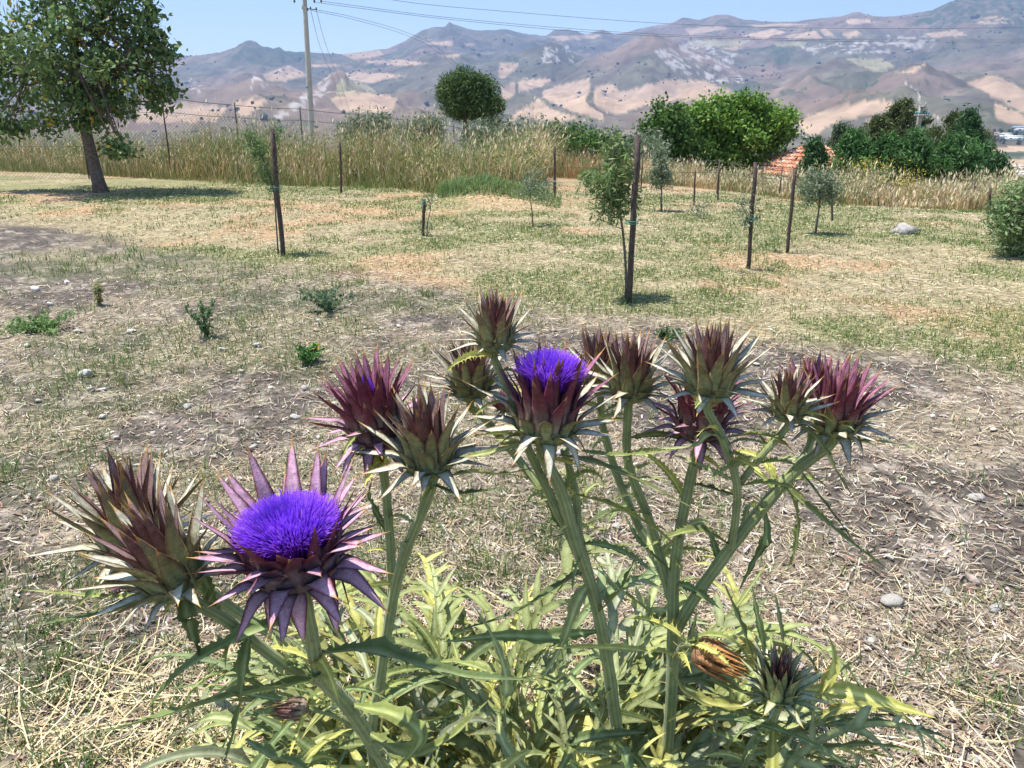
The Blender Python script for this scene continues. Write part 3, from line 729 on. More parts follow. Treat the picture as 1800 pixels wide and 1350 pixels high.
# olive and citrus hedge behind the fence
HC = [([(.115, .145, .085), (.085, .115, .065), (.15, .18, .11)], 'grey green olive tree'), ([(.055, .105, .025), (.08, .14, .035), (.04, .075, .02)], 'dark green citrus tree')]
for i, (u, v, a, b2, Y, k, lab) in enumerate([
    (650, 232, 46, 16, 34, 0, 'low grey green olive tree showing behind the tall dry weeds near the pole'), (745, 232, 30, 12, 36, 0, 'low grey green olive tree between the pole and the pine'), (875, 250, 44, 22, 33, 0, 'grey green olive tree behind the fence next to the umbrella pine'),
    (930, 262, 40, 24, 32, 0, 'grey green olive tree in the hedge behind the earth mound'), (985, 255, 36, 24, 33, 1, 'dark green citrus tree in the middle of the hedge'), (1035, 268, 40, 24, 31, 1, 'dark green citrus tree behind the low rust coloured grass'),
    (1085, 270, 36, 26, 31, 0, 'grey green olive tree in the hedge behind the tall tied stake'), (1130, 280, 30, 22, 30, 0, 'grey green olive tree in the hedge below the dark fruit tree')]):
    v -= 7; b2 *= 1.25; a *= 1.15
    bl = [(u, v, a, b2, 0), (u - a * .5, v + 6, a * .6, b2 * .8, .4), (u + a * .5, v + 5, a * .6, b2 * .8, -.4), (u, v + 22, a * .8, b2, 0)]
    broadleaf(lab, u, Y, bl, 5000, .15, HC[k][0], [.4, .3, .3], 'hedge trees behind the fence', 'olive_tree' if k == 0 else 'citrus_tree', .08, .35 if k == 0 else .6, .2, 110)
# conifers on the right
def conifer(label, u, Y, vtop, vbot, hw, n, cols, name='cypress_tree', lean=0, ragged=1.0):
    b = on_ground(u, Y, 300); top = P(u + lean, vtop, Y); k = px_per_m(vtop, Y)
    hgt = top[2] - b[2]
    zb = P(u, vbot, Y)[2]
    n = int(n * 1.7); t = rng.random(n) ** .75; lev = zb + (top[2] - zb) * t
    nb = 64; bz = rng.random(nb) ** .8; ba = rng.random(nb) * math.tau; blen = (1 - bz ** 1.8) * hw / k * rng.uniform(.55, 1.1, nb) * ragged + .12
    i = rng.integers(0, nb, n); s = rng.random(n) ** .6
    x = np.cos(ba[i]) * blen[i] * s; y = np.sin(ba[i]) * blen[i] * s
    z = zb + (top[2] - zb) * bz[i] + blen[i] * s * .25
    cx = b[0] + (top[0] - b[0]) * (z - b[2]) / hgt
    pts = np.stack([cx + x, b[1] + y, z], -1) + rng.normal(size=(n, 3)) * (.10 + .10 * (1 - s))[:, None]
    lim = []
    return tree(name, label, 'tree', [b, (b + top) / 2, top], .12, lim, pts, .21, cols, [.4, .35, .25], .28, 'conifers beside the tiled roof', droop=-.8)
DG = [(.028, .068, .022), (.042, .095, .028), (.02, .05, .018)]
BGN = [(.045, .105, .028), (.062, .135, .035), (.03, .07, .02)]
OGN = [(.062, .080, .024), (.045, .062, .02), (.08, .10, .03)]
for args in [('small dark grey green tree just beside the tiled roof', 1480, 41, 226, 300, 34, 2600, [(.06, .09, .05), (.045, .07, .04), (.08, .11, .06)]),
             ('dark conifer in front of the tiled roof', 1432, 33, 256, 325, 24, 2400, DG),
             ('broad olive green pine behind the concrete pole', 1590, 46, 182, 300, 95, 6500, OGN), ('olive green pine between the concrete pole and the slender fir', 1680, 46, 205, 300, 80, 5200, OGN),
             ('brown green pine between the small grey green tree and the concrete pole', 1545, 45, 212, 300, 60, 3600, OGN),
             ('slender dark fir with a pointed top', 1706, 42, 198, 305, 44, 3600, DG), ('bright green cypress next to the small grey green tree', 1500, 35, 240, 330, 60, 4200, BGN),
             ('bright green cypress below the brown green pine', 1560, 34, 246, 330, 62, 4400, BGN), ('bright green cypress under the concrete pole', 1610, 34, 238, 330, 62, 4400, BGN), ('bright green cypress in front of the slender fir', 1680, 34, 246, 330, 66, 4600, BGN),
             ('bright green cypress at the end of the row beside the valley', 1715, 35, 254, 335, 50, 3200, BGN), ('leaning little cypress standing apart at the row end', 1755, 32, 283, 335, 26, 1700, DG)]:
    conifer(*args)

# ------------------------------------------------------------------ stakes and saplings
def stake(label, bu, bv, tu, tv, wpx, tie=None, group='wooden stakes on the lawn', col=(.085, .062, .055)):
    b = G(bu, bv); k = px_per_m(bv, b[1]); t = P(tu, tv, b[1] + .01)
    w = max(wpx / k, .012)
    root = empty('stake', b); tag(root, label, 'stake', group)
    a = Acc(); n = 7; pts = np.linspace(b - np.array([0, 0, .1]), t, n); pts[1:-1, :2] += rng.normal(size=(n - 2, 2)) * w * .06
    a.tube(pts, np.full(n, w * .39), col, 4)
    obj('post', a.mesh('post', M['wood'], False, b), root)
    if tie is not None:
        for dv in (0, 4):
            c = b + (t - b) * ((bv - tie + dv) / (bv - tv)); a = Acc(); ang = np.linspace(0, math.tau, 13)
            ring = np.stack([c[0] + np.cos(ang) * w * .72 - .3 * w * (np.cos(ang) < -.5), c[1] + np.sin(ang) * w * .72, np.full(13, c[2])], -1)
            a.tube(ring, .0035, (.02, .30, .20), 5, False); obj('green_tie', a.mesh('green_tie', M['tie'], True, b), root)
    return b
def sapling(label, base, path, blobs, n, size, cols, group='young olive trees on the lawn', trad=.012, aspect=.3, name='olive_sapling', sub=.05, ks=40):
    Y = base[1]
    tr = [base] + [P(u, v, Y) for u, v in path]
    bl = px_blobs(blobs, Y); pts = crown_points(bl, n, ks, sub, .3)
    return tree(name, label, 'sapling', tr, trad, [np.asarray(q[0]) + rng.normal(size=3) * .03 for q in bl], pts, size, cols, [.4, .35, .25], aspect, group, (.14, .12, .10), lrad=.5)
OL = [(.115, .165, .055), (.15, .205, .075), (.085, .125, .045)]
OLG = [(.14, .175, .105), (.11, .145, .08), (.18, .215, .14)]
b = stake('tall slender dark stake tied to the willowy sapling', 497, 450, 478, 226, 11, 330)
sapling('thin willowy sapling with feathery green top leaning off its stake', G(489, 447), [(486, 400), (480, 330), (462, 280), (437, 235)], [(466, 290, 15, 26, 0), (452, 262, 14, 22, 0), (440, 240, 12, 14, 0), (478, 320, 8, 20, 0), (488, 240, 10, 22, .1)], 1500, .06, [(.085, .15, .05), (.12, .19, .065), (.06, .11, .035)], trad=.010, aspect=.16)
b = stake('tallest thick weathered stake standing at the edge of the bare soil', 1105, 532, 1121, 238, 13, 388)
sapling('young olive with long leafy side shoots tied to the tallest stake', G(1101, 525), [(1100, 470), (1094, 400), (1086, 360), (1078, 300), (1085, 250)], [(1085, 360, 20, 26, 0), (1075, 330, 32, 24, .1), (1050, 320, 28, 20, -.1), (1090, 300, 24, 30, 0), (1078, 265, 22, 26, .1), (1035, 310, 14, 10, 0), (1065, 372, 20, 8, -.1), (1118, 345, 8, 20, .1)], 2600, .062, OL, trad=.013, aspect=.24, ks=70)
b = stake('stubby little stake beside a twiggy sapling', 743, 416, 745, 350, 7, 358)
sapling('bare twiggy sapling beside the stubby little stake', G(750, 415), [(752, 390), (757, 365), (752, 345)], [(757, 352, 10, 14, 0), (747, 402, 16, 12, 0)], 170, .05, OLG, trad=.008)
b = stake('dark stake with a sparse sapling tied to it on the lawn', 1316, 475, 1328, 285, 9, 385)
sapling('sparse grey green sapling beside the dark stake', G(1312, 474), [(1318, 430), (1316, 390), (1304, 360)], [(1312, 385, 14, 22, 0), (1302, 362, 12, 14, 0), (1326, 350, 8, 14, 0)], 260, .048, OLG, trad=.007)
b = stake('bare brown stake leaning slightly with no sapling', 1384, 446, 1398, 297, 8)
for args in [('thin stake in front of the dry weeds with the small leafy clump', 600, 340, 597, 250, 5), ('thin stake behind the earth mound', 976, 347, 975, 256, 5), ('thin grey stake below the dark fruit tree', 1220, 362, 1222, 300, 4), ('thin stake in front of the large bright tree', 1262, 352, 1264, 295, 4),
             ('short brown stake beside the round young olive', 1463, 390, 1463, 340, 5), ('short stake at the edge of the big olive bush', 1738, 400, 1742, 330, 6)]:
    stake(*args)
sapling('sparse young olive growing on the earth mound', G(937, 398), [(935, 370), (932, 345), (936, 315)], [(937, 320, 22, 24, 0), (925, 335, 14, 16, 0), (955, 335, 14, 18, .1)], 520, .058, OLG, trad=.010)
sapling('slender young olive with upright vase shaped crown', G(1163, 371), [(1162, 350), (1163, 330), (1161, 290)], [(1162, 290, 18, 26, 0), (1155, 315, 14, 18, 0), (1172, 312, 12, 18, 0), (1160, 268, 12, 14, 0)], 1500, .065, OLG, trad=.018)
sapling('round young olive on two thin stems casting a small shadow', G(1433, 412), [(1437, 385), (1440, 360), (1440, 330)], [(1440, 330, 32, 22, 0), (1420, 342, 18, 16, 0), (1462, 338, 18, 18, 0), (1440, 315, 24, 14, 0)], 2400, .055, OLG, trad=.016, ks=70)
sapling('big dense olive bush with branches down to the ground', G(1800, 452), [(1800, 420), (1800, 380), (1798, 340)], [(1790, 370, 40, 36, 0), (1770, 400, 30, 28, -.1), (1810, 400, 60, 50, .1), (1800, 340, 46, 20, 0), (1765, 375, 22, 24, 0), (1790, 430, 30, 18, 0), (1840, 380, 50, 60, .2)], 6500, .065, [(.14, .20, .08), (.11, .165, .06), (.18, .23, .11)], trad=.03, ks=170)
sapling('low scrubby sapling near the thin grey stake', G(1232, 384), [(1232, 375), (1235, 365)], [(1240, 368, 20, 14, 0), (1222, 372, 12, 10, 0)], 260, .05, OLG, trad=.006)
sapling('tiny sprouting sapling on the lawn before the bare brown stake', G(1362, 445), [(1362, 432), (1360, 420)], [(1362, 430, 9, 14, 0)], 120, .04, OL, trad=.005)

# ------------------------------------------------------------------ wire fence
def fence():
    posts = [(-60, 158, 18.2), (133, 170, 18.6), (283, 166, 19.0), (412, 181, 19.8), (527, 188, 21), (630, 198, 22.5), (716, 208, 24), (797, 220, 25.5), (862, 233, 27.5), (908, 250, 30)]
    root = None; tops = []; bots = []
    for u, v, Y in posts:
        Y += 1.8; t = P(u, v, Y); g = np.array([t[0], Y, float(H(t[:1], np.array([Y]))[0])])
        if root is None:
            root = empty('wire_fence', g); tag(root, 'rusty post and chain link wire fence behind the tall dry weeds', 'fence'); org = g
        a = Acc(); a.tube([g - np.array([0, 0, .15]), (g + t) / 2, t], .018, (.045, .035, .035), 5); obj('post', a.mesh('post', M['metal'], False, org), root)
        tops.append(t); bots.append(g)
    for i in range(len(posts) - 1):
        t0, t1, b0, b1 = tops[i], tops[i + 1], bots[i], bots[i + 1]
        for f, rr in ((.97, .007), (.80, .006), (.40, .006)):
            p, q = b0 + (t0 - b0) * f, b1 + (t1 - b1) * f; mid = (p + q) / 2 - np.array([0, 0, .02])
            a = Acc(); a.tube(spline([p, mid, q], 5), rr, (.06, .055, .055), 4); obj('strand', a.mesh('strand', M['wire'], False, org), root)
        # chain link net
        L = np.linalg.norm(t1 - t0); hgt = .80 * (t0[2] - b0[2]); pitch = .085; V = []; F = []
        def at(s, z):
            f = np.clip(s / L, 0, 1); lo = b0 + (b1 - b0) * f; return lo + np.array([0, 0, 1]) * z
        for sg in (1, -1):
            for s0 in np.arange(-hgt, L + hgt, pitch):
                if sg == 1: sa, za, sb, zb = s0, 0, s0 + hgt, hgt
                else: sa, za, sb, zb = s0, hgt, s0 + hgt, 0
                if sb < 0 or sa > L: continue
                if sa < 0: za = za - sa * sg; sa = 0
                if sb > L: zb = zb - (sb - L) * sg; sb = L
                p, q = at(sa, za), at(sb, zb); d = np.array([0, 0, .0026]); k = len(V)
                V += [p - d, q - d, q + d, p + d]; F.append([k, k + 1, k + 2, k + 3])
        C = np.tile([.10, .10, .11], (len(V), 1))
        o = obj('chain_link_net', mesh_np('chain_link_net', np.array(V) - org, np.array(F), C, False, M['wire']), root); o['kind'] = 'stuff'
fence()
def wire_fence_right():
    root = None; prev = None
    for u, v, Y in [(975, 262, 17.2), (1130, 270, 17.6), (1265, 280, 18.2), (1375, 294, 17.6), (1535, 300, 17), (1715, 315, 16.4), (1860, 322, 16)]:
        t = P(u, v, Y); g = np.array([t[0], Y, float(H(t[:1], np.array([Y]))[0])])
        if root is None: root = empty('wire_fence', g); tag(root, 'low strand wire fence in front of the dry oat grass', 'fence'); org = g
        a = Acc(); a.tube([g - np.array([0, 0, .1]), t], .016, (.09, .07, .06), 5); obj('post', a.mesh('post', M['metal'], False, org), root)
        if prev is not None:
            for f in (.95, .62):
                p, q = prev[1] + (prev[0] - prev[1]) * f, g + (t - g) * f
                a = Acc(); a.tube(spline([p, (p + q) / 2 - np.array([0, 0, .03]), q], 5), .0042, (.07, .065, .065), 4); obj('strand', a.mesh('strand', M['wire'], False, org), root)
        prev = (t, g)
wire_fence_right()

# ------------------------------------------------------------------ bushy weeds and far scrub
def leafy_weeds(name, label, curve, n, depth, cols, hmax, seed, size=.07):
    pts = np.array([G(u, v) for u, v in curve]); seg = np.linspace(0, 1, len(pts)); P_ = []
    r_ = np.random.default_rng(seed)
    for _ in range(n):
        t = r_.random(); q = r_.random() * depth; x = np.interp(t, seg, pts[:, 0]); y = np.interp(t, seg, pts[:, 1]) + q; x *= 1 + q / max(y - q, 1)
        h = hmax * r_.uniform(.35, 1.0); w = h * r_.uniform(.22, .45); m = int(120 * r_.uniform(.5, 1.4)); z = float(H(np.array([x]), np.array([y]))[0]); f = r_.random(m) ** .6
        P_.append(np.stack([x + r_.normal(0, 1, m) * w * (.35 + .65 * f), y + r_.normal(0, 1, m) * w * .6, z + h * f], -1))
    V, F, C = leaf_quads(np.concatenate(P_), size, np.array([0, 0, .5]), cols, None, .3, .3, -.8)
    tag(obj(name, mesh_np(name, V, F, C, False, M['weed'])), label, 'weeds', kind='stuff')
leafy_weeds('leafy_weeds', 'bushy green and yellowing weeds among the dry grass along the fence', LB, 120, 2.6, [(.13, .20, .05), (.19, .24, .07), (.32, .29, .11), (.44, .35, .17), (.10, .16, .05)], 1.25, 3)
leafy_weeds('thistle_weeds', 'bushy grey green thistles and weeds in the oat grass', RB, 70, 2.0, [(.17, .22, .11), (.24, .26, .12), (.40, .33, .17), (.48, .40, .24)], .75, 4, .055)
leafy_weeds('fennel_flowers', 'yellow flowering fennel tops in front of the conifers', [(1475, 352), (1540, 356), (1620, 360)], 16, 1.5, [(.62, .48, .05), (.56, .45, .08), (.25, .28, .08)], .95, 5, .05)
def scrub():
    n = 10000; az = rng.uniform(R(-33), R(33), n); r = rng.uniform(1500, 5400, n); x = r * np.sin(az); y = r * np.cos(az)
    d = fbm(x / 260, y / 260, 3, 201); k = (ss(.50, .68, d) * .6 + .03) > rng.random(n); x, y, r = x[k], y[k], r[k]; n = len(x)
    s_ = rng.lognormal(math.log(2.3), .45, n) * (.6 + r / 5000); z = H(x, y)
    V = (IV1[None] * (s_[:, None] * np.stack([rng.uniform(.8, 1.5, n), rng.uniform(.8, 1.4, n), rng.uniform(.6, 1.0, n)], -1))[:, None] * (1 + .2 * rng.normal(size=(n, len(IV1), 1))) + np.stack([x, y, z + s_ * .3], -1)[:, None]).reshape(-1, 3)
    F = (np.arange(n)[:, None, None] * len(IV1) + IF1).reshape(-1, 3)
    tag(obj('scrub', mesh_np('scrub', V, F, np.repeat(vary([.07, .08, .05], n, .3), len(IV1), 0), False, M['foliage'])), 'dark scrub and far trees dotted over the hills', 'scrub', kind='stuff')
scrub()

# ------------------------------------------------------------------ poles and power lines
def pole_left():
    Y = 50; b = on_ground(547, Y, 235); t = P(533, -45, Y)
    root = empty('utility_pole', b); tag(root, 'tall tapered concrete utility pole carrying the power lines', 'utility pole')
    a = Acc(); k = 16; pts = np.linspace(b - np.array([0, 0, .3]), t, k); a.tube(pts, np.linspace(.20, .115, k), (.40, .385, .36), 14); obj('shaft', a.mesh('shaft', M['concrete'], True, b), root)
    c = P(535, 13, Y); a = Acc(); a.tube([c - np.array([0, 0, .09]), c + np.array([0, 0, .09])], .16, (.45, .43, .40), 12); obj('collar', a.mesh('collar', M['concrete'], False, b), root)
    c2 = P(542, 153, Y); a = Acc(); a.tube([c2 - np.array([0, 0, .025]), c2 + np.array([0, 0, .025])], .172, (.12, .12, .12), 12); obj('band', a.mesh('band', M['metal'], False, b), root)
    c3 = P(540, -8, Y); a = Acc(); a.box(c3 + np.array([0, -.15, 0]), (1.9, .09, .10), (.25, .25, .25)); obj('crossarm', a.mesh('crossarm', M['metal'], False, b), root)
    for u in (518, 553, 565):
        for dx in (0,):
            q = P(u, -6, Y); a = Acc(); pr = [(0, .03), (.05, .07), (.1, .03), (.15, .08), (.2, .03), (.25, .08), (.3, .03), (.36, .02)]
            a.tube([q - np.array([0, .15, h]) for h, _ in pr], [r_ for _, r_ in pr], (.06, .055, .05), 10); obj('insulator', a.mesh('insulator', M['ceramic'], True, b), root)
    for u, v in ((546, 16), (556, 17), (541, 18)):
        q = P(u, v, Y); a = Acc(); a.tube([P(536, 15, Y), q], .025, (.12, .12, .12), 5); a.tube([q - np.array([0, 0, .02]), q + np.array([0, 0, .12])], [.05, .035], (.10, .10, .10), 8)
        obj('bracket', a.mesh('bracket', M['metal'], False, b), root)
    return Y
YP = pole_left()
def pole_right():
    Y = 38; b = on_ground(1608, Y, 250); t = P(1620, 186, Y)
    root = empty('utility_pole', b); tag(root, 'shorter concrete pole with a crossarm of green glass insulators', 'utility pole')
    a = Acc(); pts = np.linspace(b - np.array([0, 0, .3]), t, 10); a.tube(pts, np.linspace(.17, .095, 10), (.36, .34, .30), 12); obj('shaft', a.mesh('shaft', M['concrete'], True, b), root)
    for v, half, us in ((203, 13, (-11, -8, -4, 5, 8, 12)), (188, 5, (-4, 4))):
        c = P(1618 + (203 - v) * .15, v, Y); k = px_per_m(v, Y); a = Acc(); a.box(c - np.array([0, .12, 0]), (2 * half / k, .10, .08), (.28, .27, .25)); obj('crossarm', a.mesh('crossarm', M['concrete'], False, b), root)
        for du in us:
            q = c + np.array([du / k, -.12, .04]); a = Acc(); pr = [(0, .014), (.03, .014), (.035, .04), (.07, .045), (.085, .03), (.11, .04), (.14, .015)]
            a.tube([q + np.array([0, 0, h]) for h, _ in pr], [r_ for _, r_ in pr], (.10, .30, .30) if v == 203 else (.34, .38, .40), 6); obj('insulator', a.mesh('insulator', M['ceramic'], True, b), root)
pole_right()
def cable(label, pts, rad, group='overhead cables', col=(.07, .07, .075)):
    p = spline([P(*q) for q in pts], 40); a = Acc(); a.tube(p, rad, col, 5)
    tag(obj('power_cable', a.mesh('power_cable', M['wire'], True, p[0]), None, p[0]), label, 'cable', group)
cable('topmost overhead power cable sagging in front of the sky and crests', [(518, -40, 50), (690, 0, 53), (900, 21, 58), (1200, 43, 64), (1500, 50, 68), (1900, 48, 72)], .012)
cable('upper of the paired cables leaving the insulators of the tall pole', [(565, 2, 50), (640, 12, 52), (780, 30, 56), (1000, 50, 62), (1200, 62, 67), (1500, 70, 72), (1900, 70, 78)], .012)
cable('lower of the paired cables leaving the insulators of the tall pole', [(553, 4, 50), (640, 15.5, 52), (780, 33, 56), (1000, 54, 62), (1200, 65, 67), (1500, 73, 72), (1900, 74, 78)], .012)
cable('upper thin cable dropping from the pole bracket towards the pine', [(556, 17, 50), (620, 30, 60), (700, 52, 74), (760, 78, 88), (812, 120, 100)], .013)
cable('lower thin cable dropping from the pole bracket towards the pine', [(546, 18, 50), (620, 34, 60), (700, 57, 74), (760, 84, 88), (812, 128, 100)], .013)
cable('thin guy cable falling steeply behind the tall pole', [(556, 18, 50), (575, 85, 75), (600, 150, 115), (620, 215, 150)], .014)
cable('second thin guy cable falling steeply behind the tall pole', [(546, 18, 50), (564, 85, 75), (590, 150, 115), (610, 215, 150)], .014)

# ------------------------------------------------------------------ house with the tiled roof and the village
def tiled_house():
    Y = 39; ap = P(1424, 252, Y); zE = P(1428, 303, Y)[2]; half = 2.7; g = on_ground(1428, Y, 280)
    root = empty('tiled_house', g); tag(root, 'cream house with a pyramid roof of red clay tiles among trees', 'house')
    a = Acc(); a.box((g[0], Y, (g[2] - 1 + zE - .05) / 2), (half * 1.8, half * 1.8, zE - .05 - g[2] + 1), (.62, .55, .42)); obj('wall', a.mesh('wall', M['plaster'], False, g), root)
    for dx in (-1.2, 1.2):
        a = Acc(); a.box((g[0] + dx, Y - half * .9 - .02, zE - 1.0), (.9, .06, 1.1), (.05, .05, .05)); obj('window', a.mesh('window', M['pane'], False, g), root)
    rz = R(24); ax = np.array([math.cos(rz), math.sin(rz), 0]); ay = np.array([-math.sin(rz), math.cos(rz), 0]); rise = ap[2] - zE
    a = Acc(); cs = [np.array([g[0], Y, zE]) + ax * sx * half + ay * sy * half for sx, sy in ((-1, -1), (1, -1), (1, 1), (-1, 1))]
    V = np.array(cs + [ap - np.array([0, 0, .03])] + [c - np.array([0, 0, .15]) for c in cs])
    a.add(V, np.array([[0, 1, 4], [1, 2, 4], [2, 3, 4], [3, 0, 4]]), (.30, .14, .09)); a.F4.append(np.array([[5, 6, 1, 0], [6, 7, 2, 1], [7, 8, 3, 2], [8, 5, 0, 3], [8, 7, 6, 5]]))
    roof = obj('roof', a.mesh('roof', M['tile'], False, g), root)
    a = Acc(); sp_ = .21; slope_len = math.hypot(half, rise)
    for f in range(4):
        an = rz + f * math.pi / 2; ex = np.array([math.cos(an), math.sin(an), 0]); ey = np.array([-math.sin(an), math.cos(an), 0])
        up = (ey * half + np.array([0, 0, rise])) / slope_len; o0 = np.array([g[0], Y, zE]) - ey * half; nrm = np.cross(ex, up)
        for x in np.arange(-half + sp_ / 2, half, sp_):
            ml = slope_len * (1 - abs(x) / half); s = -.06
            while s < ml - .1:
                l = min(.38, ml - s); c0 = o0 + ex * x + up * s + nrm * .045; c1 = o0 + ex * x + up * (s + l) + nrm * .01
                th = np.linspace(0, math.pi, 5); rows = []
                for c, r_ in ((c0, .098), (c1, .085)): rows.append(np.array([c + ex * math.cos(t) * r_ + nrm * math.sin(t) * r_ * .8 for t in th]))
                V = np.concatenate(rows); F = [[i, i + 1, i + 6, i + 5] for i in range(4)]
                a.add(V, F, vary([.52, .22, .13] if rng.random() < .8 else [.55, .36, .25], 1, .25)[0]); s += .33
    o = obj('tiles', a.mesh('tiles', M['tile'], True, g), roof); o['kind'] = 'stuff'
tiled_house()
def far_house(label, u, v, w, d, h, rz, col, roofc):
    g = G(u, v, 60); root = empty('farm_building', g); tag(root, label, 'house', 'farm buildings down in the valley')
    a = Acc(); a.box((0, 0, h / 2 - .5), (w, d, h + 1), col, rz); obj('wall', a.mesh('wall', M['plaster']), root)
    c, s = math.cos(rz), math.sin(rz); m = np.array([[c, -s, 0], [s, c, 0], [0, 0, 1]])
    V = np.array([[-w / 2 - .4, -d / 2 - .4, h], [w / 2 + .4, -d / 2 - .4, h], [w / 2 + .4, d / 2 + .4, h], [-w / 2 - .4, d / 2 + .4, h], [-w / 2 - .4, 0, h + d * .22], [w / 2 + .4, 0, h + d * .22]]) + np.array([0, 0, .02])
    a = Acc(); a.add(V @ m.T, np.array([[0, 1, 5, 4], [2, 3, 4, 5]]), roofc); a.F3.append(np.array([[3, 0, 4], [1, 2, 5]])); a.F4.append(np.array([[3, 2, 1, 0]])); obj('roof', a.mesh('roof', M['tile']), root)
    for k in (-.25, .25):
        a = Acc(); a.box((m @ np.array([w * k, -d / 2 - .05, h * .55])), (w * .14, .2, h * .3), (.05, .05, .06), rz); obj('window', a.mesh('window', M['pane']), root)
for args in [('white farm building with a pale roof beside the valley trees', 1768, 242, 16, 9, 5, .2, (.8, .78, .74), (.6, .55, .5)), ('long white farm building set below the others', 1782, 246, 24, 9, 4.5, -.2, (.8, .79, .77), (.66, .64, .6)),
             ('long blue grey roofed shed above the white farm buildings', 1795, 232, 30, 12, 6, .1, (.6, .6, .6), (.22, .32, .42)), ('small tan farm building between the valley trees', 1752, 240, 10, 8, 5, .5, (.62, .52, .42), (.5, .3, .22)),
             ('small cream shed alone in the pale valley field', 1791, 299, 9, 6, 3.2, .1, (.75, .70, .58), (.66, .6, .5)), ('low white greenhouse at the foot of the pale valley field', 1797, 309, 14, 7, 2.6, 0, (.8, .82, .82), (.78, .8, .82))]:
    far_house(*args)
for i, (u, v, s) in enumerate([(1748, 236, 9), (1758, 233, 8), (1776, 232, 8), (1786, 236, 7), (1745, 246, 8), (1762, 250, 7), (1796, 242, 8), (1790, 252, 7)]):
    g = G(u, v + 3, 60); h = s * 1.0
    pts = crown_points([(g + np.array([0, 0, h * .6]), (h * .5, h * .5, h * .5))], 420, 14, h * .10, .4)
    tree('valley_tree', 'dark bushy tree among the farm buildings in the valley', 'tree', [g, g + np.array([0, 0, h * .4]), g + np.array([0, 0, h * .8])], .3, [], pts, 1.3, [(.03, .055, .025), (.045, .07, .03)], [.5, .5], .7, 'trees among the farm buildings')

# ------------------------------------------------------------------ the wild artichoke plant
PLANT_BASE = np.array([.10, 1.38, 0.])
PLANT_BASE[2] = float(H(PLANT_BASE[:1], PLANT_BASE[1:2])[0])
plant = empty('wild_artichoke', PLANT_BASE)
tag(plant, 'big spiny wild artichoke plant with purple thistle flowers and burgundy buds', 'thistle plant')
PB = Vector(PLANT_BASE)
SPINE = np.array([.50, .27, .07])
PAL = {  # outer base, outer mid, outer tip, inner base, inner tip
    'bud':   dict(ob=(.30, .34, .15), om=(.185, .185, .085), ot=(.16, .10, .07), ib=(.58, .60, .42), it=(.54, .53, .40), edge=(.22, .08, .05)),
    'core':  dict(ob=(.32, .24, .13), om=(.125, .055, .05), ot=(.13, .065, .052), ib=(.40, .30, .24), it=(.30, .20, .19), edge=(.12, .04, .04)),
    'rip':   dict(ob=(.30, .23, .16), om=(.145, .036, .052), ot=(.15, .045, .06), ib=(.40, .20, .25), it=(.36, .15, .22), edge=(.14, .03, .05)),
    'open':  dict(ob=(.20, .15, .15), om=(.125, .034, .048), ot=(.18, .055, .08), ib=(.54, .37, .43), it=(.50, .30, .38), edge=(.16, .03, .06)),
    'young': dict(ob=(.36, .42, .20), om=(.28, .31, .14), ot=(.27, .28, .13), ib=(.50, .53, .32), it=(.46, .48, .28), edge=(.22, .20, .09)),
}
def bract_mesh(L, W, th0, th1, b0, b1, pal, cup=.35, seed=0, nt=11):
    """one bract in its own frame: x sideways, y outwards, z up; starts at the origin"""
    r = np.random.default_rng(seed); p = {k: np.array(v) for k, v in PAL[pal].items()}
    ts = np.concatenate([np.linspace(0, .90, nt - 2), [.95, 1.0]]); y = z = 0.; py = []; th = []
    prev = 0.; wob = r.normal(0, .10); tw = r.normal(0, .22); side = r.normal(0, .05)
    for t in ts:
        a = th0 + (th1 - th0) * float(ss(b0, b1, t)) + wob * t
        y += math.cos(a) * (t - prev) * L; z += math.sin(a) * (t - prev) * L; prev = t
        py.append((y, z)); th.append(a)
    V = []; C = []
    for (yy, zz), a, t in zip(py, th, ts):
        prof = (.72 + .28 * min(1, t / .2)) * (1 - max(0, t - .2) / .8) ** .95 if t > .2 else .72 + .28 * t / .2
        prof = max(prof * (1 if t < .9 else .55), .035 * (1 - t) * 10 if t > .9 else 0)
        if t >= 1: prof = .006
        w = W * .70 * prof; nrm = np.array([0, -math.sin(a), math.cos(a)]); thk = W * .09 * (1 - t) + .0006
        X = np.array([math.cos(tw * t), 0, 0]) + nrm * math.sin(tw * t)
        c = np.array([side * L * t * t, yy, zz])
        for s, lay in ((-1, 0), (-.42, 1), (.42, 1), (1, 0), (.42, -1), (-.42, -1)):
            q = c + X * s * w + nrm * (cup * w * s * s * (1 - .5 * t)) + nrm * (lay * thk * .5)
            V.append(q)
            if t < .45: ci = p['ib'] + (p['it'] - p['ib']) * t / .45; co = p['ob'] + (p['om'] - p['ob']) * min(1, t / .38)
            else: ci = p['it']; co = p['om'] + (p['ot'] - p['om']) * (t - .45) / .55
            col = ci if lay == 1 else co if lay == -1 else co * .45 + p['edge'] * .55
            sp_ = float(ss(.80, .93, t)); C.append(col * (1 - sp_) + SPINE * sp_)
    n = len(ts); F = []
    for i in range(n - 1):
        for j in range(6):
            j2 = (j + 1) % 6; F.append([i * 6 + j, i * 6 + j2, (i + 1) * 6 + j2, (i + 1) * 6 + j])
    return np.array(V), np.array(F), np.array(C)
BCACHE = {}
def bract_me(key):
    if key not in BCACHE:
        L, W, a0, a1, b0, b1, pal, cup, sd = key
        V, F, C = bract_mesh(L, W, R(a0), R(a1), b0, b1, pal, cup, sd); BCACHE[key] = mesh_np('bract', V, F, C, True, M['bract'])
    return BCACHE[key]
def frame(axis, spin=0):
    a = Vector(axis).normalized(); q = Vector((0, 0, 1)).rotation_difference(a)
    return q.to_matrix().to_4x4() @ Matrix.Rotation(spin, 4, 'Z')
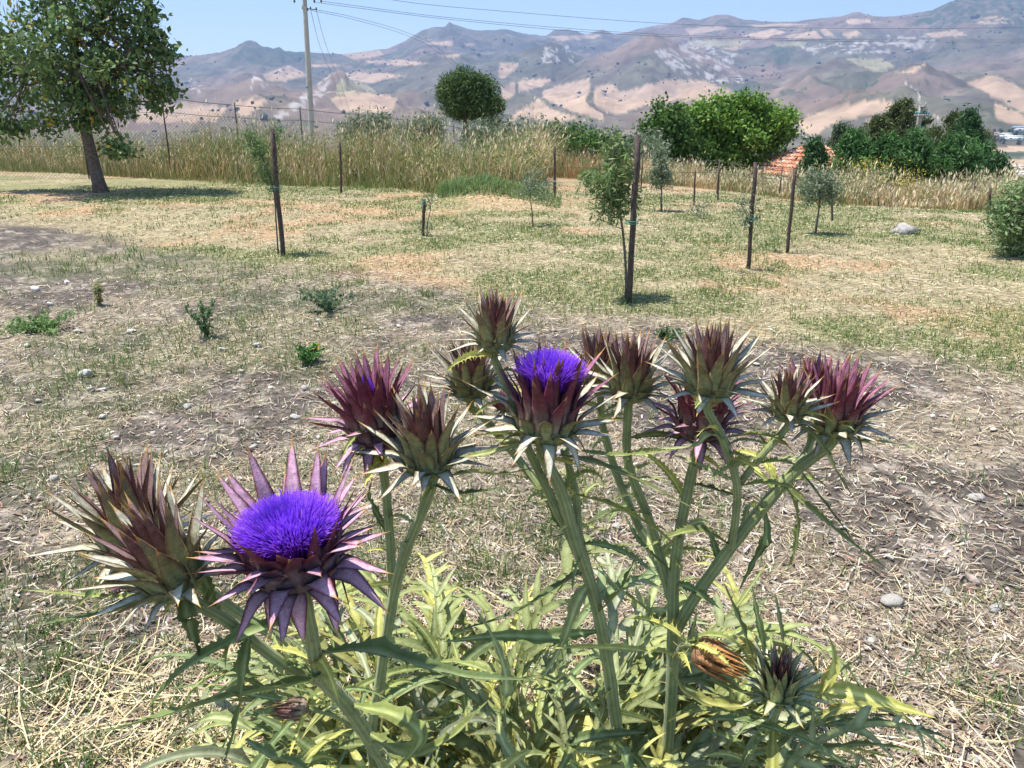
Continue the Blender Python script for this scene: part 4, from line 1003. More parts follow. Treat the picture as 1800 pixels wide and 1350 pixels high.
# tiers: (count, height/R, radius/R, L/R, W/R, start angle, end angle, bend from, bend to, palette, cup)
TIERS = {
  'bud': [(7, .10, .62, 1.75, .40, 40, -12, .05, .55, 'bud', .30), (7, .22, .82, 2.05, .46, 60, 16, .10, .5, 'bud', .32), (7, .45, .92, 2.35, .48, 76, 44, .15, .55, 'bud', .34), (7, .75, .86, 2.45, .48, 86, 66, .2, .6, 'bud', .34), (7, 1.0, .74, 2.35, .44, 90, 78, .2, .6, 'core', .36), (6, 1.2, .55, 2.25, .40, 92, 85, .2, .6, 'core', .36), (5, 1.35, .32, 2.1, .34, 92, 90, .2, .6, 'core', .3)],
  'rip': [(7, .05, .60, 1.55, .42, 20, -52, .05, .6, 'bud', .25), (8, .18, .84, 1.85, .46, 50, 0, .10, .5, 'bud', .3), (8, .42, .96, 2.25, .48, 74, 36, .12, .5, 'bud', .32), (8, .72, .98, 2.45, .48, 84, 56, .15, .55, 'rip', .34), (8, .98, .92, 2.45, .46, 88, 68, .2, .6, 'rip', .34), (8, 1.2, .78, 2.35, .42, 90, 76, .2, .6, 'rip', .34), (7, 1.35, .58, 2.1, .36, 92, 83, .2, .6, 'rip', .3)],
  'open': [(6, -.02, .52, 1.50, .44, -5, -80, .05, .5, 'open', .18), (8, .10, .80, 1.62, .46, 20, -42, .08, .5, 'open', .2), (9, .28, .98, 1.55, .48, 50, -6, .10, .5, 'open', .25), (9, .52, 1.05, 1.40, .48, 70, 18, .12, .5, 'open', .28), (9, .66, 1.12, 1.42, .46, 74, 28, .15, .5, 'open', .3), (10, .78, 1.14, 1.85, .44, 78, 46, .15, .6, 'open', .3), (11, .84, 1.16, 2.1, .42, 82, 56, .2, .6, 'open', .3)],
  'burg': [(7, .0, .56, 1.50, .42, 10, -55, .05, .55, 'open', .2), (8, .15, .84, 1.75, .45, 45, -14, .08, .5, 'open', .25), (8, .40, .98, 1.95, .46, 68, 20, .12, .5, 'open', .28), (8, .68, 1.0, 2.15, .46, 80, 44, .15, .55, 'rip', .32), (8, .92, .96, 2.25, .44, 86, 58, .2, .6, 'rip', .34), (8, 1.12, .82, 2.2, .40, 90, 68, .2, .6, 'rip', .34), (8, 1.28, .6, 1.9, .34, 92, 78, .2, .6, 'rip', .3)],
}
TIERS['bud'] = [(c + (1 if i > 2 else 0), hz * .74, rz_, L * (1.0 if i < 3 else .90), W, a0, a1 - (0, 2, 4, 8, 9, 8, 4)[i], b0, b1, pal, cup) for i, (c, hz, rz_, L, W, a0, a1, b0, b1, pal, cup) in enumerate(TIERS['bud'])]
TIERS['rip'] = [(c, hz * .82, rz_, L * (1.0 if i < 3 else .95), W, a0, a1 - (0, 0, 2, 4, 5, 5, 4)[i], b0, b1, pal, cup) for i, (c, hz, rz_, L, W, a0, a1, b0, b1, pal, cup) in enumerate(TIERS['rip'])]
TIERS['young'] = [t[:9] + ('young' if t[9] == 'bud' else t[9], t[10]) for t in TIERS['bud']]
TIERS['young'][4] = TIERS['young'][4][:9] + ('young', .36)
def body_mesh(Rr, kind, dead=None):
    c0 = dead if dead else {'open': (.13, .09, .09), 'burg': (.13, .07, .07)}.get(kind, (.20, .22, .10))
    prof = [(-.12, .16), (-.08, .42), (.03, .72), (.22, .92), (.45, .96), (.7, .86), (.92, .62), (1.06, .33), (1.12, .04)]
    if kind == 'open': prof = [(-.12, .2), (-.06, .48), (.08, .80), (.3, 1.0), (.6, 1.06), (.85, 1.02), (.95, .92), (.92, .5), (.9, .02)]
    a = Acc(); a.tube([(0, 0, h * Rr) for h, _ in prof], [r * Rr for _, r in prof], c0, 20); return a.mesh('flower_head', M['bract_inner'], True)
def tuft_mesh(Rr, rt, hh, n, z0, rb):
    """fringe of thin violet florets fanning out of the cup"""
    q = np.sqrt(rng.random(n)); a = rng.random(n) * math.tau
    d = np.stack([np.cos(a), np.sin(a)], -1); jit = rng.normal(0, .05, n)
    b = np.concatenate([d * (q * rb)[:, None], np.full((n, 1), z0)], 1)
    tipz = z0 + hh * np.sqrt(np.maximum(.02, 1 - .66 * q ** 2.4)) * (1 + rng.normal(0, .07, n))
    t = np.concatenate([d * ((q + jit) * rt)[:, None], tipz[:, None]], 1)
    m = b * .5 + t * .5 + np.concatenate([d * (-.10 * rt * q)[:, None], np.full((n, 1), hh * .10)], 1); t[:, :2] += rng.normal(0, .02 * rt, (n, 2))
    t += rng.normal(0, .035 * rt, (n, 3)); s = np.stack([-d[:, 1], d[:, 0], np.zeros(n)], -1) + rng.normal(0, .6, (n, 3)); s /= np.linalg.norm(s, axis=1)[:, None]
    w = Rr * .0105; V = np.stack([b - s * w, b + s * w, m - s * w, m + s * w, t - s * w * .8, t + s * w * .8], 1).reshape(-1, 3)
    k = np.arange(n)[:, None] * 6; F = np.concatenate([k + np.array([0, 1, 3, 2]), k + np.array([2, 3, 5, 4])])
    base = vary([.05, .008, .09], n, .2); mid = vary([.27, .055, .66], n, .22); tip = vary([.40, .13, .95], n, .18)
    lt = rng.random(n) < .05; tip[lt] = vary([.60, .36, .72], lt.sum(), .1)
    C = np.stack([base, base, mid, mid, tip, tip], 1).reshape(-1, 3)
    return mesh_np('florets', V, F, C, False, M['floret'])
BRACTS_MADE = 0
def flower_head(base, axis, Rr, kind, spin=0, tuft=None, solo=True, label=None, tiers=None, tint=None):
    """body with its bracts; the outer bracts are objects, the small inner ones one mesh"""
    global BRACTS_MADE
    Mx = Matrix.Translation(Vector(base) - PB) @ frame(axis, spin)
    head = obj('flower_head', body_mesh(Rr, kind, tint), plant, mat4=Mx)
    if label: head['label'] = label
    inner = Acc(); ph = rng.random() * 6
    view = (Mx.to_3x3().inverted() @ (Vector((0, 0, CAM_H)) - Vector(base))).normalized()
    for ti, (cnt, hz, rz_, L, W, a0, a1, b0, b1, pal, cup) in enumerate(tiers or TIERS[kind]):
        cnt += 1
        for j in range(cnt):
            an = ph + ti * 2.39996 + j * math.tau / cnt + rng.normal(0, .07); sd = int(rng.integers(0, 5))
            k = float(rng.uniform(.84, 1.16)) * Rr * (1.17 if kind in ('bud', 'young') else 1.0)
            dirn = Vector((math.cos(an), math.sin(an), 0)); sh_ = rng.uniform(.55, .72) if kind == 'open' and ti > 4 and dirn.dot(view) > .25 else 1.0
            key = (L, W, a0, a1 + (-8, 0, 8, 4, -4)[sd], b0, b1, pal, cup, sd)
            Mb = Matrix.Rotation(an - math.pi / 2, 4, 'Z') @ Matrix.Translation((0, rz_ * Rr, hz * Rr)) @ Matrix.Diagonal((k * (.90 if ti < 3 else .88), k * sh_ * 1.04, k * sh_ * 1.05, 1))
            if solo and dirn.dot(view) > -.15 and (ti < 4 or (ti < 6 and dirn.dot(view) > .35)) and BRACTS_MADE < 300:
                o = obj('bract', bract_me(key), head, mat4=Mb); BRACTS_MADE += 1
            else:
                me = bract_me(key); n = len(me.vertices); V = np.empty(n * 3, np.float32); me.vertices.foreach_get('co', V)
                V = V.reshape(-1, 3) @ np.array(Mb.to_3x3()).T + np.array(Mb.translation); C = np.empty(n * 4, np.float32); me.color_attributes['Col'].data.foreach_get('color', C)
                nq = len(me.polygons); F = np.empty(nq * 4, np.int32); me.polygons.foreach_get('vertices', F); inner.add(V, F.reshape(-1, 4), C.reshape(-1, 4)[:, :3] * rng.uniform(.85, 1.15))
    if inner.n: obj('inner_bracts', inner.mesh('inner_bracts', M['bract_inner'], True), head)['kind'] = 'stuff'
    if tuft:
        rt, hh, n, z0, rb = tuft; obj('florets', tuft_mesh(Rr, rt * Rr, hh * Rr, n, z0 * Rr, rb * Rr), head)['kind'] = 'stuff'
    return head
# name: (pixel of the head's foot, distance y, axis, radius, kind, tuft, label)
HEADS = {
  1: ((527, 1018), .84, (-.10, -.04, 1), .0495, 'open', (1.30, 1.12, 3400, .90, .84), 'wide open head with a full violet tuft'),
  3: ((325, 1035), .86, (-.42, -.10, 1), .039, 'bud', None, 'olive and burgundy bud leaning over'),
  2: ((250, 985), 1.0, (-.12, .10, 1), .046, 'bud', None, None),
  5: ((757, 830), 1.12, (-.08, -.05, 1), .039, 'bud', None, None),
  4: ((665, 775), 1.20, (-.14, -.05, 1), .042, 'burg', (.30, 1.05, 260, 1.6, .2), 'burgundy head just showing a violet tip'),
  6: ((957, 772), 1.17, (.08, .02, 1), .047, 'rip', (1.25, 1.1, 2200, 1.85, .8), 'large ripe head with violet florets rising behind its bracts'),
  7: ((870, 616), 1.22, (.02, 0, 1), .029, 'bud', None, None),
  8: ((828, 700), 1.36, (.0, 0, 1), .034, 'bud', None, None),
  9: ((1056, 690), 1.50, (-.02, .1, 1), .039, 'bud', None, None),
  10: ((1106, 702), 1.36, (.04, 0, 1), .036, 'bud', None, None),
  11: ((1246, 700), 1.20, (.02, 0, 1), .036, 'bud', None, None),
  12: ((1228, 768), 1.34, (.02, 0, 1), .043, 'burg', (.22, .6, 140, 1.5, .2), None),
  13: ((1384, 738), 1.24, (.02, 0, 1), .027, 'bud', None, None),
  14: ((1462, 762), 1.30, (.10, -.02, 1), .040, 'rip', None, None),
  15: ((1428, 735), 1.44, (.02, 0, 1), .038, 'rip', None, None),
  16: ((1368, 1232), 1.16, (-.02, .02, 1), .030, 'young', None, 'young green bud down among the leaves'),
  19: ((888, 722), 1.55, (-.3, -.2, .8), .014, 'rip', None, None),
  20: ((262, 1030), 1.05, (-.8, 0, .5), .020, 'rip', None, None),
}
FOOT = {}
for k, ((u, v), Y, ax, Rr, kind, tuft, lab) in HEADS.items():
    p = P(u, v, Y); FOOT[k] = (p, np.array(ax) / np.linalg.norm(ax), Rr)
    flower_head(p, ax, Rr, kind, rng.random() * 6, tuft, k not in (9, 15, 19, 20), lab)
# two withered heads in the leaves
PAL['dead'] = dict(ob=(.36, .20, .10), om=(.42, .19, .07), ot=(.46, .22, .08), ib=(.40, .20, .09), it=(.44, .22, .10), edge=(.22, .09, .04))
PAL['dull'] = dict(ob=(.34, .29, .20), om=(.16, .08, .07), ot=(.14, .06, .05), ib=(.38, .32, .24), it=(.30, .22, .17), edge=(.16, .07, .05))
def closed(pal): return [(8, -.08, .45, 1.6, .42, 12, 100, .0, .5, pal, .4), (9, .05, .75, 2.0, .42, 50, 98, .0, .5, pal, .4), (10, .3, .95, 2.3, .36, 74, 100, .1, .5, pal, .4), (10, .7, .98, 2.4, .32, 92, 102, .1, .6, pal, .3), (9, 1.1, .72, 2.2, .28, 94, 98, .2, .6, pal, .3), (7, 1.3, .4, 2.1, .26, 92, 92, .2, .6, pal, .3)]
flower_head(P(1222, 1140, 1.24), (.75, -.35, -.22), .030, 'rip', 0, None, True, 'withered orange brown head lying in the leaves', closed('dead'), (.30, .17, .09))
flower_head(P(540, 1246, 1.02), (-1, -.1, .12), .017, 'rip', 0, None, True, 'dried small brown head pointing sideways', closed('dull'), (.24, .20, .14))

# ------------------------------------------------------------------ stems
def stem(path, r0, r1, head=None, join=None):
    """path: (u, v, distance y) from the top down"""
    pts = [P(*q) for q in path]
    if head is not None:
        p, ax, Rr = FOOT[head]; pts = [p + ax * Rr * .05, p - ax * Rr * .55] + pts
    if join is None: pts.append(np.array([pts[-1][0] * .9 + PLANT_BASE[0] * .1, pts[-1][1] * .8 + PLANT_BASE[1] * .2, PLANT_BASE[2] - .04]))
    n = 8 + 5 * len(pts); c = spline(pts, n); a = Acc()
    rad = np.linspace(r0, r1, n) * .63 * (1 + .05 * np.sin(np.arange(n) * 1.7)); rad[:3] *= [1.25, 1.12, 1.03]
    cols = np.array([.33, .365, .165]) * (1 + .15 * np.sin(np.arange(n) * .9))[:, None]
    a.tube(c, rad, cols, 24, True, .085, 8, (.165, .215, .085))
    # a few prickles
    sp_ = Acc()
    for _ in range(int(n * .7)):
        i = rng.integers(2, n - 1); d = rng.normal(size=3); T = c[i] - c[i - 1]; T /= np.linalg.norm(T); d -= T * d.dot(T); d /= np.linalg.norm(d)
        b = c[i] + d * rad[i] * .95; sp_.tube([b, b + d * .004 + np.array([0, 0, .001]), b + d * rng.uniform(.008, .018) + np.array([0, 0, .003])], [.0011, .0008, .0002], (.55, .40, .14), 4)
    s = obj('stem', a.mesh('stem', M['stem'], True, PLANT_BASE), plant)
    obj('prickles', sp_.mesh('prickles', M['stem'], False, PLANT_BASE), s)['kind'] = 'stuff'
    return c
ST = {}
ST[1] = stem([(548, 1120, .87), (562, 1185, .92), (610, 1240, .98), (655, 1310, 1.04), (690, 1390, 1.1)], .0125, .0185, 1)
ST[3] = stem([(400, 1092, .88), (500, 1168, .91), (572, 1200, .935)], .0105, .0125, 3, 1)
ST[2] = stem([(330, 1020, 1.0), (430, 1085, 1.0), (530, 1150, 1.0), (640, 1260, 1.02)], .0105, .014, 2, 1)
ST[5] = stem([(742, 900, 1.13), (706, 990, 1.16), (686, 1080, 1.18), (668, 1200, 1.2), (655, 1330, 1.22)], .011, .0155, 5)
ST[4] = stem([(679, 870, 1.21), (686, 960, 1.21), (690, 1060, 1.20)], .0105, .0125, 4, 5)
ST[6] = stem([(985, 860, 1.18), (1010, 945, 1.2), (1042, 1040, 1.22), (1060, 1120, 1.24), (1076, 1220, 1.26), (1085, 1340, 1.3)], .0135, .0185, 6)
ST[7] = stem([(896, 690, 1.22), (925, 780, 1.22), (962, 860, 1.215), (1000, 940, 1.215), (1028, 1000, 1.22)], .0085, .0125, 7, 6)
ST[8] = stem([(850, 735, 1.36), (905, 800, 1.34), (965, 880, 1.3), (1015, 960, 1.26), (1045, 1040, 1.24)], .010, .013, 8, 6)
ST[9] = stem([(1062, 760, 1.5), (1090, 850, 1.48), (1130, 940, 1.45), (1165, 1010, 1.40), (1190, 1090, 1.36)], .0105, .013, 9, 12)
ST[10] = stem([(1102, 790, 1.37), (1112, 840, 1.37), (1140, 910, 1.37), (1160, 975, 1.37), (1182, 1050, 1.35)], .0115, .0135, 10, 12)
ST[12] = stem([(1212, 850, 1.34), (1196, 930, 1.34), (1185, 1010, 1.33), (1183, 1100, 1.33), (1180, 1220, 1.34), (1170, 1340, 1.36)], .0135, .019, 12)
ST[14] = stem([(1395, 830, 1.3), (1340, 893, 1.3), (1290, 955, 1.3), (1225, 1045, 1.31), (1190, 1105, 1.32)], .0155, .0175, 14, 12)
ST[11] = stem([(1272, 775, 1.21), (1295, 850, 1.23), (1293, 910, 1.26), (1284, 965, 1.295)], .0095, .0115, 11, 14)
ST[13] = stem([(1340, 800, 1.24), (1300, 850, 1.24)], .0085, .0095, 13, 11)
ST[15] = stem([(1420, 790, 1.42), (1370, 860, 1.36), (1330, 905, 1.31)], .010, .011, 15, 14)
ST[16] = stem([(1350, 1280, 1.18), (1310, 1340, 1.24)], .010, .013, 16)
FOOT[17] = (P(1222, 1140, 1.24), np.array([.88, -.41, -.26]), .030); FOOT[18] = (P(540, 1246, 1.02), np.array([-.99, -.1, .12]), .017)
ST[17] = stem([(1190, 1150, 1.30), (1182, 1190, 1.335)], .008, .010, 17, 12)
ST[18] = stem([(600, 1262, 1.02), (652, 1300, 1.035)], .006, .008, 18, 1)
ST[21] = stem([(992, 790, 1.24), (1012, 870, 1.24), (1018, 940, 1.23), (1036, 1010, 1.225)], .009, .012, None, 6)

# ------------------------------------------------------------------ leaves
LG = {'dark': ((.125, .175, .052), (.155, .20, .075)), 'mid': ((.185, .225, .055), (.23, .26, .08)), 'yell': ((.34, .34, .075), (.40, .39, .11)), 'grey': ((.25, .275, .145), (.29, .31, .18)), 'sage': ((.23, .265, .09), (.28, .31, .13))}
def leaf_frames(path, n, roll=0, up=(0, 0, 1)):
    c = spline(path, n); T = np.gradient(c, axis=0); T /= np.linalg.norm(T, axis=1)[:, None]
    S = np.cross(T, np.asarray(up)); l = np.linalg.norm(S, axis=1)[:, None]; S = np.where(l > .15, S / np.maximum(l, 1e-6), np.array([1., 0, 0]))
    S -= T * np.sum(S * T, 1)[:, None]; S /= np.linalg.norm(S, axis=1)[:, None]
    N = np.cross(S, T)
    rl = np.broadcast_to(np.asarray(roll, float), (n,))[:, None]
    return c, T, S * np.cos(rl) + N * np.sin(rl), N * np.cos(rl) - S * np.sin(rl)
def narrow_leaf(path, W, tone='mid', fold=.5, teeth=14, tooth=.9, roll=0, n=30):
    """long stem leaf, folded along the midrib, with spiny teeth"""
    c, T, S, N = leaf_frames(path, n, roll); a = Acc(); c0, c1 = (np.array(q) for q in LG[tone]); rib = c1 * 1.5 + .05
    t = np.linspace(0, 1, n); w = W * (.30 + .70 * ss(0, .30, t)) * np.maximum(0, 1 - t ** 1.9) ** .85 * (1 + .12 * np.sin(t * 37 + rng.random() * 6)); w[-1] = .0004
    wav = .22 * np.sin(t * 26 + rng.random() * 6)
    V = []; C = []
    for s, in ((-1,), (-.5,), (-.07,), (.07,), (.5,), (1,)):
        lift = fold * abs(s) + (wav * s * s if s > 0 else -wav * s * s) * .8
        V.append(c + S * (s * w)[:, None] + N * (lift * w)[:, None]); C.append(np.tile(rib if abs(s) < .1 else (c1 if abs(s) > .9 else c0), (n, 1)))
    m = 6; V = np.stack(V, 1).reshape(-1, 3); C = np.stack(C, 1).reshape(-1, 3)
    i, j = np.meshgrid(np.arange(n - 1), np.arange(m - 1), indexing='ij'); F = np.stack([i * m + j, i * m + j + 1, (i + 1) * m + j + 1, (i + 1) * m + j], -1).reshape(-1, 4)
    a.add(V, F, C)
    Vr = V.reshape(n, m, 3); tv = []; tc = []
    for k in range(teeth):
        for col, sg in ((0, -1), (m - 1, 1)):
            q = (k + .5 + rng.uniform(-.3, .3)) / teeth * .86 + .03; i0 = min(n - 3, int(q * (n - 1))); e0, e1 = Vr[i0, col], Vr[i0 + 1, col]
            out = S[i0] * sg * .8 + T[i0] * rng.uniform(.2, .9) + N[i0] * rng.uniform(-.1, .9); out /= np.linalg.norm(out)
            ln = W * tooth * rng.uniform(.5, 1.2) * (1 - .6 * q); mid = (e0 + e1) / 2
            tv += [e0, e1, mid + out * ln * .6, e0 * .3 + mid * .7 + out * ln * .55, mid + out * (ln + .006)]; tc += [c0, c0, c1, c1, SPINE * 1.1]
    if tv:
        kk = np.arange(len(tv) // 5)[:, None] * 5; a.add(np.array(tv), np.concatenate([kk + np.array([0, 1, 2]), kk + np.array([0, 2, 3]), kk + np.array([3, 2, 4])]), np.array(tc))
    return a
def lobed_leaf(path, Lb, tone='yell', pairs=8, wl=.30, fold=.25, roll=0, n=26):
    """deeply cut basal leaf: midrib with pointed side lobes"""
    c, T, S, N = leaf_frames(path, n, roll); a = Acc(); c0, c1 = (np.array(q) for q in LG[tone]); rib = c1 * 1.25 + .06
    t = np.linspace(0, 1, n); w = .0085 * (1 - t) ** .7 + .001 + Lb * .045 * np.sin(np.pi * np.minimum(1, t * 1.02)) ** .6
    V = []; C = []
    for s in (-1, -.25, .25, 1):
        V.append(c + S * (s * w)[:, None] + N * (.35 * abs(s) * w)[:, None] + (N * -.003 if abs(s) < .5 else 0)); C.append(np.tile(rib if abs(s) < .5 else c0, (n, 1)))
    m = 4; i, j = np.meshgrid(np.arange(n - 1), np.arange(m - 1), indexing='ij'); F = np.stack([i * m + j, i * m + j + 1, (i + 1) * m + j + 1, (i + 1) * m + j], -1).reshape(-1, 4)
    a.add(np.stack(V, 1).reshape(-1, 3), F, np.stack(C, 1).reshape(-1, 3))
    for k in range(pairs + 1):
        for sg in ((-1, 1) if k < pairs else (0,)):
            q = .16 + .78 * (k + rng.uniform(-.12, .12)) / pairs
            if k == pairs: q = .95
            i0 = min(n - 2, int(q * (n - 1))); ln = Lb * (.45 + .55 * math.sin(math.pi * min(1, q * 1.05 + .08)) ** .7) * rng.uniform(.55, 1.3)
            al = R(rng.uniform(22, 58)) * sg; lift = rng.uniform(-.25, .55)
            d = T[i0] * math.cos(al) + S[i0] * math.sin(al) + N[i0] * lift; d /= np.linalg.norm(d)
            s2 = np.cross(d, N[i0]); s2 /= np.linalg.norm(s2); n2 = np.cross(s2, d); drp = rng.uniform(.1, .8)
            VV = []; CC = []; W = ln * wl * rng.uniform(.75, 1.15) * .62
            for tt in (0, .2, .42, .65, .86, 1):
                wd = W * (.62 + .38 * min(1, tt / .3)) * max(0, 1 - max(0, tt - .25) / .75) ** .75 + (.0003 if tt == 1 else 0)
                cc = c[i0] + d * ln * tt - n2 * drp * ln * tt * tt * .6 - np.array([0, 0, drp * ln * tt * tt * .35])
                for s in (-1, -.12, .12, 1):
                    VV.append(cc + s2 * s * wd + n2 * fold * abs(s) * wd); col = rib if abs(s) < .5 else (c0 if abs(s) < .9 else c1); z = float(ss(.9, 1, tt)); CC.append(col * (1 - z) + SPINE * z)
            F = [[r_ * 4 + j, r_ * 4 + j + 1, r_ * 4 + j + 5, r_ * 4 + j + 4] for r_ in range(5) for j in range(3)]
            a.add(np.array(VV), np.array(F), np.array(CC))
    return a
# stem leaves read off the photograph: (path of (u, v, y), half width m, tone, fold, teeth)
LEAVES = [
  ([(545, 1100, .90), (480, 1102, .86), (390, 1140, .84), (310, 1190, .83), (258, 1250, .82)], .0105, 'dark', .7, 14),
  ([(600, 1180, .93), (520, 1205, .88), (400, 1228, .86), (280, 1262, .85), (165, 1292, .84)], .0110, 'dark', .6, 15),
  ([(440, 1110, .88), (432, 1160, .86), (425, 1230, .85), (412, 1290, .85), (392, 1350, .85)], .0085, 'dark', .6, 12),
  ([(322, 1040, .86), (328, 1080, .84), (338, 1120, .84), (352, 1160, .84)], .0090, 'dark', .5, 8),
  ([(330, 1045, .88), (240, 1052, .9), (150, 1048, .92), (30, 1036, .94)], .0058, 'mid', .5, 10),
  ([(350, 1055, .92), (260, 1062, .92), (170, 1082, .92), (45, 1102, .92)], .0065, 'dark', .6, 12),
  ([(560, 1150, .90), (650, 1146, .88), (740, 1172, .87), (830, 1192, .87), (945, 1196, .88)], .0115, 'dark', .7, 15),
  ([(755, 850, 1.12), (800, 868, 1.10), (850, 864, 1.10), (905, 856, 1.10)], .0065, 'dark', .5, 8),
  ([(770, 842, 1.14), (830, 832, 1.14), (880, 835, 1.14), (945, 822, 1.14)], .0085, 'sage', .5, 7),
  ([(940, 770, 1.18), (885, 790, 1.2), (840, 800, 1.22), (800, 805, 1.24)], .0070, 'sage', .5, 7),
  ([(985, 800, 1.2), (1060, 820, 1.18), (1140, 855, 1.17), (1222, 895, 1.17)], .0100, 'sage', .4, 6),
  ([(1012, 870, 1.2), (1080, 892, 1.18), (1150, 930, 1.17), (1215, 985, 1.17)], .0085, 'mid', .6, 16),
  ([(1145, 905, 1.36), (1080, 900, 1.32), (1020, 930, 1.3), (940, 955, 1.28)], .0075, 'dark', .6, 10),
  ([(1005, 790, 1.22), (1060, 800, 1.2), (1120, 800, 1.2), (1190, 790, 1.2)], .0055, 'mid', .5, 16),
  ([(1105, 770, 1.37), (1160, 765, 1.36), (1210, 775, 1.34), (1262, 800, 1.33)], .0060, 'mid', .6, 12),
  ([(1275, 770, 1.21), (1330, 765, 1.22), (1370, 775, 1.23), (1395, 795, 1.23)], .0075, 'mid', .5, 12),
  ([(1275, 775, 1.21), (1245, 765, 1.19), (1220, 785, 1.18), (1150, 790, 1.18)], .0070, 'sage', .4, 5),
  ([(1405, 745, 1.26), (1440, 780, 1.25), (1470, 830, 1.24), (1510, 890, 1.24)], .0095, 'sage', .4, 5),
  ([(1400, 820, 1.30), (1445, 880, 1.28), (1480, 925, 1.27), (1505, 960, 1.27)], .0060, 'dark', .5, 6),
  ([(1370, 850, 1.29), (1430, 900, 1.26), (1490, 950, 1.25), (1575, 1012, 1.24)], .0062, 'mid', .6, 22),
  ([(1385, 855, 1.29), (1400, 905, 1.27), (1400, 960, 1.27), (1382, 1010, 1.27)], .0060, 'mid', .5, 5),
  ([(1345, 895, 1.3), (1345, 950, 1.28), (1325, 990, 1.28), (1298, 1040, 1.28)], .0080, 'dark', .4, 5),
  ([(1470, 780, 1.30), (1530, 776, 1.28), (1580, 782, 1.27), (1645, 792, 1.27)], .0055, 'sage', .4, 4),
  ([(1300, 855, 1.23), (1345, 850, 1.22), (1390, 858, 1.22), (1420, 880, 1.22)], .0065, 'mid', .6, 12),
  ([(1215, 850, 1.34), (1250, 860, 1.33), (1290, 872, 1.33), (1330, 885, 1.33)], .0085, 'dark', .5, 9),
  ([(1285, 960, 1.29), (1235, 935, 1.27), (1190, 940, 1.26), (1130, 965, 1.26)], .0085, 'mid', .6, 16),
  ([(1185, 1010, 1.33), (1130, 960, 1.33), (1110, 930, 1.34), (1095, 900, 1.35)], .0060, 'dark', .4, 6),
  ([(1030, 990, 1.22), (1000, 940, 1.22), (975, 910, 1.23), (960, 870, 1.24)], .0080, 'mid', .4, 6),
  ([(1050, 1080, 1.22), (1090, 1040, 1.2), (1105, 1010, 1.2), (1125, 965, 1.2)], .0095, 'mid', .4, 6),
  ([(1040, 1020, 1.22), (1015, 1060, 1.2), (990, 1130, 1.19), (950, 1200, 1.18)], .0105, 'sage', .4, 5),
  ([(1035, 1000, 1.22), (1000, 1020, 1.2), (900, 1080, 1.19), (800, 1110, 1.18)], .0095, 'dark', .5, 10),
  ([(1050, 1110, 1.24), (960, 1120, 1.2), (880, 1118, 1.18), (780, 1128, 1.17)], .0105, 'dark', .5, 8),
  ([(690, 1060, 1.18), (640, 1010, 1.2), (610, 985, 1.22), (575, 975, 1.24)], .0060, 'sage', .4, 6),
  ([(700, 1000, 1.16), (720, 960, 1.18), (735, 930, 1.2), (745, 880, 1.2)], .0055, 'dark', .4, 5),
  ([(690, 950, 1.21), (660, 900, 1.22), (650, 870, 1.22), (655, 840, 1.22)], .0050, 'dark', .4, 6),
  ([(1180, 1110, 1.33), (1120, 1060, 1.3), (1080, 1030, 1.28), (1030, 960, 1.27)], .0090, 'dark', .4, 6),
  ([(1330, 1180, 1.2), (1310, 1120, 1.2), (1290, 1070, 1.21), (1270, 1020, 1.22)], .0090, 'mid', .4, 4),
  ([(1345, 1190, 1.2), (1340, 1130, 1.2), (1330, 1080, 1.21), (1322, 1030, 1.22)], .0080, 'mid', .3, 4),
  ([(1385, 1190, 1.2), (1376, 1130, 1.2), (1368, 1080, 1.21), (1362, 1040, 1.22)], .0075, 'sage', .3, 4),
  ([(1430, 1240, 1.18), (1460, 1190, 1.18), (1462, 1140, 1.19), (1445, 1095, 1.2)], .0095, 'yell', .4, 4),
  ([(1400, 1210, 1.2), (1500, 1220, 1.18), (1570, 1240, 1.17), (1645, 1262, 1.17)], .0150, 'yell', .3, 5),
  ([(1330, 1240, 1.16), (1260, 1240, 1.13), (1200, 1215, 1.12), (1180, 1170, 1.12)], .0120, 'yell', .4, 5),
  ([(1050, 1140, 1.22), (1130, 1145, 1.18), (1060, 1138, 1.16), (960, 1140, 1.15)], .0080, 'yell', .4, 5),
  ([(620, 1240, .98), (700, 1260, .93), (740, 1300, .90), (690, 1360, .88)], .0120, 'mid', .4, 8),
  ([(650, 1290, 1.0), (720, 1330, .92), (790, 1300, .90), (860, 1230, .90)], .0120, 'mid', .5, 8),
  ([(430, 1300, .93), (470, 1330, .9), (520, 1345, .88), (560, 1380, .86)], .0120, 'dark', .5, 8),
  ([(880, 1260, 1.1), (890, 1200, 1.1), (870, 1130, 1.12), (830, 1060, 1.14)], .0085, 'sage', .3, 6),
]
def put_leaf(a, name='leaf', org=PLANT_BASE, parent=plant): return obj(name, a.mesh(name, M['leaf'], True, org), parent)
for path, W, tone, fold, teeth in LEAVES:
    put_leaf(narrow_leaf([P(*q) for q in path], W * 1.35, tone, fold, teeth, roll=rng.normal(0, .25)))
